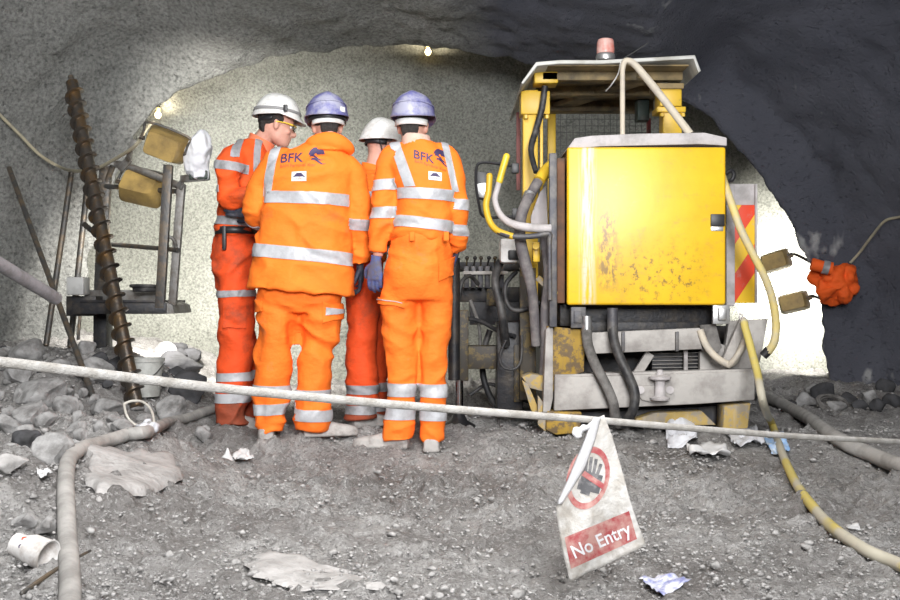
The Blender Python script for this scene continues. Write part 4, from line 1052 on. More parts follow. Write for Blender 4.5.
HOSE_Y = mat('pale_yellow_hose', (.66, .53, .20), .6, 0, (.50, .45, .33), 9, .7, .2, 60)
HOSE_C = mat('cream_pipe', (.56, .50, .40), .65, 0, (.42, .38, .33), 9, .6, .2, 60)
GREEN = mat('dark_green_paint', (.03, .05, .04), .6, 0, (.08, .08, .07), 12, .5)
REDL = mat('faded_red_lens', (.62, .17, .13), .35, 0, (.70, .45, .40), 10, .8)
UNDER = mat('roof_underside', (.26, .19, .085), .7, 0, (.08, .065, .04), 5, .7, .3, 40)
GALV = mat('galvanised_roof', (.50, .50, .47), .6, .2, (.33, .32, .28), 6, .6, .2, 40)
WIRE = mat('wire', (.10, .10, .095), .6, .5)
def chevron_mat():
    m, nt, b, co = new_mat('chevron'); b.inputs['Roughness'].default_value = .5
    sp = node(nt, 'ShaderNodeSeparateXYZ'); lk(nt, co, sp.inputs[0])
    a = node(nt, 'ShaderNodeMath', operation='MULTIPLY_ADD'); lk(nt, sp.outputs[0], a.inputs[0]); a.inputs[1].default_value = -1.5; lk(nt, sp.outputs[2], a.inputs[2])
    s = node(nt, 'ShaderNodeMath', operation='MULTIPLY_ADD'); lk(nt, a.outputs[0], s.inputs[0]); s.inputs[1].default_value = 1 / .34; s.inputs[2].default_value = 20.25
    f = node(nt, 'ShaderNodeMath', operation='FRACT'); lk(nt, s.outputs[0], f.inputs[0])
    g = node(nt, 'ShaderNodeMath', operation='GREATER_THAN'); lk(nt, f.outputs[0], g.inputs[0]); g.inputs[1].default_value = .5
    c = mixc(nt, g.outputs[0], (.80, .50, .02), (.72, .06, .02))
    c = mixc(nt, ramp(nt, noise_n(nt, co, 12, 7, .7), [(.58, (0, 0, 0)), (.74, (.7, .7, .7))]), c, (.40, .36, .32))
    lk(nt, c, b.inputs['Base Color']); return m

def build_rig():
    Y = 6.2
    base = P(655, 430, Y + .6); base.z = g1(base.x, base.y)
    R = empty('drilling_rig', tuple(base), 'battered yellow tunnel drilling machine with a sheet roof and a red beacon', 'drilling rig')
    def part(name, fn, m, parent=R, **k):
        bm = BM(); fn(bm); return obj(name, bm, m, parent, **k)
    def B(x0, y0, x1, y1, Yq, d, bev=.004): return lambda bm: pxbox(bm, x0, y0, x1, y1, Yq, d, bev)
    def T(pts, r, **k): return lambda bm: pxlimb(bm, pts, r, **k)
    # --- the big yellow power-pack housing
    hx0, hx1, hz0, hz1 = P(567, 0, Y).x, P(726, 0, Y).x, P(0, 305, Y).z, P(0, 147, Y).z
    hc = Vector(((hx0 + hx1) / 2, Y, (hz0 + hz1) / 2))
    ho = bpy.data.objects.new('housing', None); bpy.data.objects.remove(ho)
    bm = BM(); addbox(bm, (hx0, Y, hz0), (hx1, Y + .03, hz1), .014, seg=3)
    bm2 = BM(); addbox(bm2, (hx0 + .012, Y + .03, hz0 + .01), (hx1 - .012, Y + .66, hz1 - .012), .01)
    # panel with its own origin in the middle (its wear is laid out from there)
    me = bpy.data.meshes.new('front_panel'); bmesh.ops.recalc_face_normals(bm, faces=bm.faces[:]); bm.to_mesh(me); bm.free()
    me.transform(Matrix.Translation(-hc)); me.materials.append(PANEL_Y); me.polygons.foreach_set('use_smooth', [True] * len(me.polygons)); me.set_sharp_from_angle(angle=.6)
    po = bpy.data.objects.new('front_panel', me); C.objects.link(po); po.parent = R; po.location = hc - base
    obj('housing', bm2, RUST, R)
    part('panel_latch', lambda b: (pxbox(b, 711, 214, 725, 226, Y - .014, .02, .003)), BLACKP)
    part('latch_plate', lambda b: (pxbox(b, 711, 226.5, 723.5, 231, Y - .004, .01, .002)), ALU)
    part('top_slab', lambda b: prism(b, [P(567, 149, Y + .02), P(575, 138, Y + .02), P(592, 135.5, Y + .02), P(640, 133.5, Y + .02), P(705, 132.5, Y + .02), P(727, 137.5, Y + .02), P(727, 146, Y + .02), P(716, 145, Y + .02), P(700, 144.2, Y + .02), P(600, 146.5, Y + .02)], .62, bev=.006), DUSTY2)
    part('side_plate', B(549.5, 153, 557, 327, Y - .03, .05), DARKG)
    part('side_plate', B(557.2, 158, 565, 303, Y + .10, .45), RUST)
    # --- roof
    yf, yb = 6.55, 7.95; zr = P(0, 60, yf).z
    def roof(b):
        prof = [(521, 83), (536, 62), (560, 60), (600, 60), (650, 57.5), (695, 55), (701, 71)]
        up = [(P(x, y, yf)) for x, y in prof]; lo = [p + V(0, 0, -.022) for p in up]
        lo[0] = up[0] + V(.012, 0, -.006); lo[-1] = up[-1] + V(-.016, 0, -.008); lo[1] += V(.008, 0, 0); lo[-2] += V(-.008, 0, 0)
        prism(b, up + lo[::-1], yb - yf, bev=.003)
    part('roof', roof, GALV)
    zu = zr - .028
    for k, (yy, w, h) in enumerate([(6.75, .12, .05), (7.2, .10, .06), (7.72, .14, .07)]):
        part('roof_beam', lambda b: addbox(b, (P(545, 0, yf).x, yy, zu - h), (P(690, 0, yf).x, yy + w, zu), .005), UNDER)
    part('roof_liner', lambda b: addbox(b, (P(540, 0, yf).x, yf + .03, zu), (P(690, 0, yf).x, yb - .03, zu + .008), .002), UNDER)
    part('roof_brace', lambda b: beam(b, V(P(575, 0, yf).x, 7.85, zu - .03), V(P(655, 0, yf).x, 6.75, zu - .03), .14, .03), UNDER)
    part('rear_rail', lambda b: addbox(b, (P(545, 0, 7.95).x, 7.92, P(0, 106, 7.95).z), (P(672, 0, 7.95).x, 7.98, P(0, 101, 7.95).z), .004), REDP)
    # beacon
    bc = P(605.5, 57, 6.9)
    bo = part('beacon_base', lambda b: lathe(b, bc + V(0, 0, -.02), [(.058, 0), (.060, .02), (.056, .035), (.05, .04)]), ALU)
    part('beacon', lambda b: lathe(b, bc + V(0, 0, .018), [(.046, 0), (.054, .004), (.055, .03), (.052, .07), (.046, .088), (.03, .094), (.0, .095)]), REDL)
    part('antenna', lambda b: tube(b, [P(621, 60, 6.6), P(634, 52, 6.62), P(648, 43, 6.65)], .0028), WIRE)
    part('roof_cable', lambda b: tube(b, [P(621, 62, 6.55), P(618, 74, 6.56), P(612, 84, 6.6), P(606, 91, 6.7)], .004), WHITEP)
    # posts with flanges
    def post(x0, x1, yy, top, bot, fx0, fx1, fy0, fy1, m):
        p = part('roof_post', B(x0, top, x1, bot, yy, .13, .006), m)
        part('flange', B(fx0, fy0, fx1, fy1, yy - .02, .17, .005), m, p)
        for bx in (fx0 + 5, fx1 - 3):
            a = P(bx, fy1 + 1, yy - .02); part('bolt', lambda b: cyl(b, a, a + V(0, 0, -.022), .014, 6), m, p)
        return p
    p1 = post(523, 538, 6.85, 90, 345, 521, 550, 91, 114, YEL)
    part('post_box', B(534.5, 71.5, 558, 83, 6.75, .16, .005), YEL, p1)
    part('post_strip', B(540, 112, 543, 200, 6.86, .05, .002), YEL, p1)
    p2 = post(663, 682, 6.75, 88, 140, 657, 686, 106.5, 112, YEL)
    part('post_box', B(660, 88, 681.5, 106, 6.72, .18, .005), YEL, p2)
    part('post_cap', B(655, 83, 684, 88.5, 6.7, .2, .003), UNDER, p2)
    part('control_box', B(637.5, 99, 649.5, 120, 7.4, .12, .006), GREEN)
    part('rear_post', B(647.5, 118, 651, 142, 7.7, .05), REDP)
    part('rear_post', B(516.5, 112, 520.5, 190, 7.4, .04), mat('faded_pink_paint', (.42, .17, .16), .7, 0, (.25, .12, .1), 10, .5))
    # wire guard at the back of the cab
    def mesh_guard(b):
        yy = 7.9; a = P(548, 145, yy); c = P(648, 106, yy)
        for i in range(17):
            x = a.x + (c.x - a.x) * i / 16; cyl(b, (x, yy, a.z - .7), (x, yy, c.z), .0022, 5)
        for j in range(22):
            z = a.z - .7 + (c.z - a.z + .7) * j / 21; cyl(b, (a.x, yy + .004, z), (c.x, yy + .004, z), .0022, 5)
    o = part('wire_guard', mesh_guard, WIRE); 
    # the bent cream pipe over the roof
    part('bent_pipe', T([(622.5, 137, 6.42), (622.5, 110, 6.42), (622.5, 84, 6.42), (622.8, 68, 6.42), (626, 61, 6.42), (634, 64, 6.42), (648, 80, 6.40), (668, 105, 6.36), (690, 134, 6.32)], [2.6, 2.6, 2.6, 2.7, 3.2, 3.6, 4, 4, 4.2]), HOSE_C)
    # --- grab rails and mirror on the near side
    part('grab_rail', T([(506, 157, 6.3), (503, 168, 6.3), (498, 186, 6.3), (495, 200, 6.28), (500, 214, 6.25), (510, 223, 6.2), (528, 227.5, 6.17), (551, 228.5, 6.17)], [3, 3, 3, 3, 3.3, 4, 4.4, 4.2]), DUSTY2)
    part('grip', T([(506.5, 156.5, 6.3), (503, 168, 6.3), (499.5, 181, 6.3)], 3.5, round_ends=True), YELLOWP)
    part('grab_rail', T([(489.5, 177, 6.25), (488.5, 190, 6.25), (486, 206, 6.25), (490, 222, 6.22), (499, 232, 6.18), (515, 236.5, 6.15), (535, 236, 6.15), (549, 234, 6.15), (549.5, 245, 6.15), (550, 300, 6.15)], [2.8, 2.8, 2.8, 2.8, 2.8, 2.8, 2.8, 2.8, 2.4, 2.4]), DARKG)
    part('grip', T([(489.5, 176, 6.25), (488.5, 192, 6.25), (486, 206, 6.25), (490, 222, 6.22), (498, 231, 6.185), (512, 236.2, 6.155)], 3.3, round_ends=True), YEL)
    mf = part('mirror_bracket', lambda b: (tube(b, [P(518, 167, 6.5), P(500, 164, 6.5), P(482, 162.5, 6.5), P(476.5, 168, 6.5), P(476, 185, 6.5), P(479, 205, 6.5), P(482, 215, 6.5), P(492, 217.5, 6.5), P(520, 216, 6.5)], .0085), pxbox(b, 511.5, 163, 519, 173, 6.48, .05, .004), pxbox(b, 512, 208, 520, 219, 6.48, .05, .004)), BLACKP)
    mm = part('mirror', lambda b: pxprism(b, [(475.5, 171), (489, 172), (490, 201), (478, 199)], 6.51, .03, .006), BLACKP, mf)
    part('mirror_glass', lambda b: pxprism(b, [(477, 184), (488, 182.5), (488.5, 199), (478.5, 197)], 6.503, .006, .001), ALU, mm)
    # --- hose bundle along the near side
    part('cable_sleeve', T([(545, 86, 6.78), (542, 108, 6.78), (536, 130, 6.76), (531, 150, 6.7), (536, 172, 6.6)], [3, 3.2, 3.2, 3.0, 2.8]), RUBBER)
    part('hose', T([(552, 163, 6.5), (546, 172, 6.45), (538, 182, 6.4), (532, 192, 6.35), (526, 203, 6.3), (521, 218, 6.28), (520, 238, 6.28), (525, 262, 6.28), (531, 285, 6.3), (534, 312, 6.35), (536, 345, 6.4)], [5, 5, 5.4, 5.4, 5.6, 5.6, 5.8, 6, 5.4, 5, 5]), RUBBER_M)
    part('hose_elbow', T([(554, 164, 6.49), (546, 171, 6.44), (539, 181, 6.39)], 6.2), YEL)
    part('hose_clamp', T([(530, 194, 6.34), (527.5, 200, 6.32)], 6.2, sub=1), ALU)
    part('hose', T([(543, 226, 6.3), (546, 250, 6.3), (548, 280, 6.3), (545, 310, 6.32), (545, 345, 6.35), (543, 378, 6.4)], 4.6), RUBBER_M)
    part('hose', T([(500, 262, 6.7), (495, 280, 6.62), (499, 300, 6.6), (503, 320, 6.6), (506, 345, 6.7)], 4.2), RUBBER)
    part('hose', T([(516, 272, 6.65), (506, 284, 6.6), (506, 300, 6.6), (514, 310, 6.6), (530, 308, 6.6), (540, 302, 6.6)], 2.4), RUBBER)
    part('fluid_canister', lambda b: pxbox(b, 500, 238, 519, 263, 6.55, .16, .02), WHITEP)
    part('canister_band', lambda b: pxbox(b, 508, 250, 519.5, 260, 6.54, .17, .01), BLACKP)
    part('pale_guard', lambda b: pxprism(b, [(531, 216), (540, 192), (546, 185), (548, 230), (531, 228)], 6.5, .03), DUSTY2)
    part('valve', lambda b: (pxbox(b, 533, 242, 540, 262, 6.42, .06, .006), cyl(b, P(536, 246, 6.42), P(536, 246, 6.38), .02, 12)), YEL)
    part('yellow_bar', lambda b: beam(b, P(538, 278, 6.4), P(556, 295, 6.3), .035, .02), YEL_M)
    # --- deck and drill-boom end behind the crew
    part('deck_frame', lambda b: (pxbox(b, 455, 262, 530, 270, 7.5, .5), pxbox(b, 458, 287, 535, 302, 7.4, .7), pxbox(b, 470, 302, 530, 325, 7.35, .5)), DARK)
    part('control_rail', B(463, 271, 508, 274.5, 7.2, .05), DUSTY)
    part('valve_bank', lambda b: [pxbox(b, 464 + 7 * i, 266, 469 + 7 * i, 288, 7.25, .10, .006) for i in range(6)], DARKG)
    for i in range(6):
        part('lever', lambda b: (cyl(b, P(466.5 + 7 * i, 266, 7.28), P(467 + 7 * i + (i % 2), 258.5, 7.25), .006, 8), blob(b, P(467 + 7 * i + (i % 2), 258, 7.25), (.014,) * 3, sub=2)), DARK if i % 2 else YEL_SHADE)
    part('junction_block', lambda b: (pxbox(b, 487, 289, 499, 306, 6.95, .12, .008)), YEL_SHADE)
    part('frame_plate', B(520, 268, 536, 400, 6.62, .06), YEL_SHADE)
    part('mast_leg', lambda b: (pxbox(b, 497, 322, 523, 412, 6.75, .25, .008)), DARK)
    part('mast_leg_plate', B(514, 345, 524, 402, 6.73, .03), YEL_SHADE)
    part('cross_beam', B(466, 346, 502, 369, 6.85, .16, .006), YEL_SHADE)
    j = part('jack_leg', B(456.5, 310, 468.5, 381, 6.8, .15, .006), YEL_SHADE)
    part('jack_cylinder', lambda b: cyl(b, P(454, 258, 6.78), P(454, 380, 6.78), .036, 18), DARK, j)
    part('jack_rod', lambda b: cyl(b, P(459, 380, 6.82), P(459, 410, 6.82), .026, 18), CHROME, j)
    part('jack_foot', lambda b: lathe(b, V(P(459, 0, 6.82).x, 6.82, g1(P(459, 0, 6.82).x, 6.82) - .02), [(.10, 0), (.10, .03), (.05, .06), (.03, .10)]), DARK, j)
    for k, (pts, r) in enumerate([([(470, 300, 7.0), (478, 322, 7.0), (480, 345, 7.0), (474, 362, 7.0)], 1.7), ([(465, 318, 6.95), (482, 322, 6.9), (500, 332, 6.8), (515, 336, 6.7)], 2.2),
                                 ([(506, 340, 6.6), (500, 356, 6.6), (503, 367, 6.6), (514, 369, 6.6), (521, 360, 6.6), (522, 335, 6.6)], 1.3), ([(490, 330, 7.1), (484, 350, 7.1), (483, 375, 7.1), (492, 400, 7.1), (505, 412, 7.1)], 3.2),
                                 ([(459, 300, 6.9), (462, 282, 6.9), (470, 276, 7), (478, 284, 7.1)], 2.2), ([(470, 395, 7.2), (490, 384, 7.2), (512, 396, 7.2), (535, 404, 7.2)], 1.8)]):
        part('hose', T(pts, r), RUBBER if k != 0 else RUBBER_D)
    # --- chassis
    part('chassis_plate', lambda b: pxprism(b, [(547, 326), (585, 330), (584, 372), (560, 378), (548, 402)], Y + .06, .05), YEL_R)
    part('chassis_edge', lambda b: pxprism(b, [(546, 330), (553, 324), (553, 398), (550, 412), (543, 412)], Y + .01, .10), DUSTY)
    part('step_bracket', lambda b: pxprism(b, [(522, 377), (530, 374), (545, 376), (545, 392), (530, 388), (527, 384)], Y + .12, .16), YEL_M)
    part('step_arm', lambda b: pxprism(b, [(522, 380), (528, 384), (540, 412), (536, 416), (531, 410)], Y + .12, .05), YEL_M)
    part('bracket', lambda b: (pxbox(b, 571, 307, 586, 328, Y + .01, .05, .004), pxbox(b, 574, 311, 582, 323, Y - .004, .03, .004)), DARKG)
    part('underside', B(560, 304, 716, 326, Y + .22, .4), DARK)
    part('oil_pan', lambda b: (pxbox(b, 586, 322, 702, 334, Y + .2, .3)), DARK)
    part('rear_plate', B(556, 326, 740, 420, Y + .52, .04), DARK)
    part('upper_beam', lambda b: pxprism(b, [(586, 333), (700, 328), (702, 349), (588, 354)], Y + .10, .08), DUSTY)
    for x in (622, 676): part('bracket', lambda b: pxprism(b, [(x, 332), (x + 3, 331.6), (x + 3, 351), (x, 351.5)], Y + .07, .04, .001), DARKG)
    def fin(b):
        pxbox(b, 652, 350, 706, 375, Y + .28, .06, .004)
    g = part('grille', fin, DARK)
    for i in range(6): part('slat', lambda b: beam(b, P(652, 353.5 + 3.6 * i, Y + .27), P(704, 352.5 + 3.6 * i, Y + .27), .004, .03), DUSTY, g, )
    part('grille_bar', lambda b: pxbox(b, 684, 350, 688, 374, Y + .2, .03), DUSTY2, g)
    part('strut', lambda b: beam(b, P(633, 380, Y + .2), P(650, 353, Y + .2), .05, .04), DUSTY)
    bumper = part('bumper', lambda b: (pxprism(b, [(555, 377), (600, 376), (755, 371), (755, 400), (700, 404), (554, 411)], Y, .12, .008)), DUSTY)
    part('bumper_lip', lambda b: prism(b, [P(555, 377, Y + .01), P(755, 371, Y + .01), P(755, 370, Y + .25), P(555, 375, Y + .25)], .012, V(0, 0, 1)), DUSTY, bumper)
    part('shackle_plate', lambda b: pxprism(b, [(636, 391), (640, 386), (668, 385), (673, 390), (668, 401), (655, 403), (642, 400)], Y - .02, .03), DUSTY, bumper)
    part('tow_pin', lambda b: (lathe(b, P(660, 400, Y - .045), [(.05, 0), (.055, .012), (.03, .02), (.026, .10), (.030, .105), (.060, .115), (.062, .128), (.02, .14), (.015, .165), (0, .167)], 24)), DUSTY2, bumper)
    for x in (640.5, 670): part('bolt', lambda b: cyl(b, P(x, 390, Y - .03), P(x, 390, Y + .02), .022, 12), DUSTY2, bumper)
    part('side_fender', lambda b: pxprism(b, [(729, 321), (768, 319), (760, 362), (740, 374), (722, 371)], Y + .18, .06), DUSTY)
    part('side_fender', lambda b: pxprism(b, [(700, 352), (722, 344), (756, 362), (755, 376), (700, 378)], Y + .2, .05), DUSTY)
    part('mud_flap', lambda b: pxprism(b, [(700, 325), (716, 324), (722, 348), (714, 356), (702, 350)], Y + .12, .04), RUBBER_D)
    part('frame_arm', lambda b: beam(b, P(724, 366, Y + .1), P(744, 320, Y + .1), .05, .04), DUSTY)
    part('skid_beam', lambda b: pxprism(b, [(636, 419), (655, 413), (702, 411), (716, 425), (637, 425.5)], Y + .06, .12), YEL_M)
    part('skid_beam', lambda b: pxprism(b, [(580, 412), (636, 410), (720, 406), (726, 424), (640, 425), (578, 423)], Y + .25, .12), DARKG)
    part('jack_foot', lambda b: pxprism(b, [(724, 406), (751, 403), (748, 428.5), (723, 430)], Y, .16, .008), YEL_M)
    part('jack_foot', lambda b: pxprism(b, [(547, 411), (582, 412), (580, 433), (556, 435), (546, 430)], Y, .16, .008), YEL_R)
    part('foot_web', lambda b: pxprism(b, [(538, 395), (548, 410), (546, 432), (538, 425)], Y + .05, .05), YEL_M)
    part('hanging_bracket', lambda b: (pxbox(b, 713, 305, 730, 324, Y + .03, .03, .003), pxbox(b, 719, 308, 727, 320, Y + .0, .04, .004)), ALU)
    # hoses under the housing
    part('coupling', lambda b: cyl(b, P(586.5, 316, Y + .02), P(586.5, 338, Y + .02), .028, 16), ALU)
    part('coupling', lambda b: cyl(b, P(612.5, 308, Y + .02), P(612.5, 332, Y + .02), .03, 16), DARKG)
    part('hose', T([(586.5, 330, Y + .02), (588, 345, Y), (595, 364, Y - .04), (605, 383, Y - .07), (613, 402, Y - .08), (615, 415, Y - .06), (618, 424, Y - .0)], 5.2), RUBBER_D)
    part('hose', T([(612.5, 325, Y + .02), (614, 340, Y), (620, 358, Y - .04), (630, 379, Y - .08), (635, 394, Y - .10), (633, 410, Y - .1), (627, 420, Y - .06), (622, 424, Y)], 5.0), RUBBER)
    part('hose', T([(700, 330, Y + .1), (706, 345, Y + .08), (716, 357, Y + .06), (730, 364, Y + .06), (740, 352, Y + .05), (747, 336, Y + .04)], 3.6), HOSE_C)
    part('hose', T([(742, 318, Y + .0), (746, 330, Y - .02), (744, 345, Y + .0), (734, 360, Y + .03), (728, 366, Y + .06)], 3.0), HOSE_C)
    # warning board and right-hand hose
    cb = part('chevron_board', lambda b: pxbox(b, 727, 205, 756, 303, Y + .35, .015, .002), chevron_mat())
    part('board_frame', lambda b: (pxbox(b, 727, 184, 756, 205, Y + .36, .012, .002), pxbox(b, 755.5, 184, 757.5, 303, Y + .33, .04, .001)), DUSTY2, cb)
    part('side_post', B(726.5, 185, 735, 306, Y + .25, .06), DUSTY2)
    hy = part('hose', T([(722, 176, Y + .1), (726, 188, Y + .05), (732, 205, Y), (741, 230, Y - .04), (755, 258, Y - .05), (766, 280, Y - .04), (773, 302, Y - .02), (776, 325, Y - .0), (774, 342, Y), (768, 352, Y + .02)], 4.0), HOSE_Y)
    part('hose_collar', T([(769, 350, Y + .02), (763, 356, Y + .03)], 4.6, sub=1), BLACKP, hy)
    part('hook', lambda b: (tube(b, [P(726, 174, Y + .2), P(731, 170.5, Y + .2), P(734, 174, Y + .2), P(732, 180, Y + .2), P(726, 181, Y + .2)], .012)), BLACKP)
    # chain at the corner
    ch = None
    for i in range(7):
        c0 = P(741 + 1.6 * i, 317 + 3.4 * i, Y - .02)
        bm = BM(); d = Vector((.3, 0, -1)).normalized(); s = Vector((0, 1, 0)) if i % 2 else Vector((1, 0, .3)).normalized()
        pts = [c0 + d * (.017 * math.cos(t)) + s * (.009 * math.sin(t)) for t in np.linspace(0, 2 * math.pi, 13)]
        tube(bm, pts, .0038, 7, 2); o = obj('chain_link', bm, DUSTY2, R)
    # crawler tracks and body behind the housing
    for x0, x1 in ((P(556, 0, Y).x, P(600, 0, Y).x), (P(690, 0, Y).x, P(735, 0, Y).x)):
        bm = BM(); gz = g1((x0 + x1) / 2, 7.6) - .015
        prof = [(6.95 + .22 - .22 * math.cos(t), gz + .22 + .22 * math.sin(t)) for t in np.linspace(-math.pi / 2, math.pi / 2, 12)][::1]
        ring = [(6.95 + .22 - .22 * math.cos(t), gz + .22 - .22 * math.sin(t)) for t in np.linspace(math.pi / 2, -math.pi / 2, 12)] + [(8.55 + .22 * math.cos(t), gz + .22 + .22 * math.sin(t)) for t in np.linspace(math.pi / 2, -math.pi / 2, 12)]
        prism(bm, [V(x0, y, z) for y, z in ring], x1 - x0, V(1, 0, 0))
        tr = obj('crawler_track', bm, DARK, R)
        bm = BM()
        for i in range(14): addbox(bm, (x0 - .01, 7.16 + i * .1, gz + .43), (x1 + .01, 7.2 + i * .1, gz + .46), .004)
        obj('track_cleats', bm, DARKG, tr)
    part('engine_body', lambda b: addbox(b, (P(560, 0, Y).x, 6.9, .5), (P(722, 0, Y).x, 8.4, 1.15), .03), YEL_M)
    part('cab_floor', lambda b: addbox(b, (P(525, 0, 6.85).x, 6.85, .56), (P(690, 0, 6.85).x, 8.0, .62), .01), DARK)
    part('seat', lambda b: (addbox(b, (.85, 7.2, 1.15), (1.3, 7.6, 1.28), .04)), BLACKP)
    part('roof_post', lambda b: addbox(b, (P(548, 0, 7.85).x, 7.86, .6), (P(556, 0, 7.85).x, 7.92, zu), .005), YEL)
    part('roof_post', lambda b: addbox(b, (P(662, 0, 7.85).x, 7.86, .6), (P(669, 0, 7.85).x, 7.92, zu), .005), UNDER)
    return R
build_rig()
LAMPS=[('a',tuple(P(185,150,7.3)),tuple(P(250,250,10)),60,.3,.2),('b',tuple(P(790,280,8.8)),tuple(P(850,290,10)),60,.3,.2)]
LAMPS = []
CREAM = mat('cream_plastic', (.62, .60, .54), .55, 0, (.40, .38, .34), 9, .7, .2, 60)
STEEL = mat('weathered_steel', (.10, .098, .095), .5, .6, (.20, .15, .10), 12, .6, .3, 60)
STEEL_L = mat('light_weathered_steel', (.24, .235, .225), .55, .5, (.14, .12, .10), 12, .6, .3, 60)
STEEL_G = mat('painted_grey_steel', (.20, .20, .20), .6, .2, (.12, .11, .10), 10, .6, .2, 60)
BROWN = mat('lamp_housing_bronze', (.44, .30, .10), .40, .15, (.26, .18, .07), 6, .6, .15, 40)
AUGER = mat('auger_steel', (.105, .092, .08), .34, .7, (.20, .12, .05), 9, .5, .3, 50)
ROPE = mat('dirty_white_rope', (.47, .455, .43), .85, 0, (.33, .31, .28), 20, .7, .6, 220)
HOSE_G = mat('dusty_grey_hose', (.42, .405, .385), .8, 0, (.28, .27, .255), 8, .7, .3, 50)
PAPER = mat('white_paper', (.62, .62, .62), .7, 0, (.48, .48, .48), 10, .4)
PLASTIC_W = mat('white_sheeting', (.62, .63, .66), .4, 0, (.4, .4, .42), 7, .6, .3, 12)
CONE_G = mat('pipe_grey', (.33, .32, .335), .7, 0, (.23, .22, .22), 12, .6, .3, 60)
ORANGE_S = cloth('orange_sheet', (.92, .13, .02), (.30, .08, .03), .5)
LAMP_GLASS = bpy.data.materials.new('lamp_glass'); LAMP_GLASS.use_nodes = True
_b = LAMP_GLASS.node_tree.nodes['Principled BSDF']; _b.inputs['Emission Color'].default_value = (1, .95, .85, 1); _b.inputs['Emission Strength'].default_value = 14; _b.inputs['Base Color'].default_value = (.9, .9, .9, 1)
BULB = bpy.data.materials.new('bulb_glow'); BULB.use_nodes = True
_b = BULB.node_tree.nodes['Principled BSDF']; _b.inputs['Emission Color'].default_value = (1, .72, .30, 1); _b.inputs['Emission Strength'].default_value = 6

# ------------------------------------------------------------------ rope and its sign
def rope_pt(px, py): 
    k = px / 900
    return P(px, py, 1 / (.49 + (.235 - .49) * k))
def build_rope():
    pts = [(-260, 470), (-190, 372), (-90, 355), (0, 362), (100, 374), (200, 386), (300, 396), (400, 405), (500, 413), (600, 420.5), (700, 429), (800, 436.5), (900, 442), (960, 447), (1010, 480), (1040, 560)]
    w = [rope_pt(*p) for p in pts]
    for i in (0, -1):
        w[i].z = g1(w[i].x, w[i].y) + .006
    w[-2].z = w[-1].z + .12; w[1].z = (w[0].z + w[2].z) * .6
    bm = BM(); limb(bm, w, [.0102] * len(w), 12, 20)
    # the lay of the strands
    o = obj('rope', bm, ROPE, at=tuple(w[0]))
    tag(o, 'dirty white rope stretched across the way in at knee height', 'rope')
    pl = [(P(*q)) for q in ()]
def flag_Y(px, py):
    t = (py - 418) / 165
    return 3.02 - .03 * t + (.012 * math.sin((px - 560) * .11 + 1.2 * t * 3) + .010 * math.sin((px + py) * .055)) * min(1, .25 + t)
def FP(px, py, d=0.0): 
    return P(px, py, flag_Y(px, py) + d)
def poly_interp(pts, t):
    s = np.concatenate([[0], np.cumsum(np.hypot(*np.diff(np.array(pts), axis=0).T))]); s /= s[-1]
    a = np.array(pts); return np.interp(t, s, a[:, 0]), np.interp(t, s, a[:, 1])
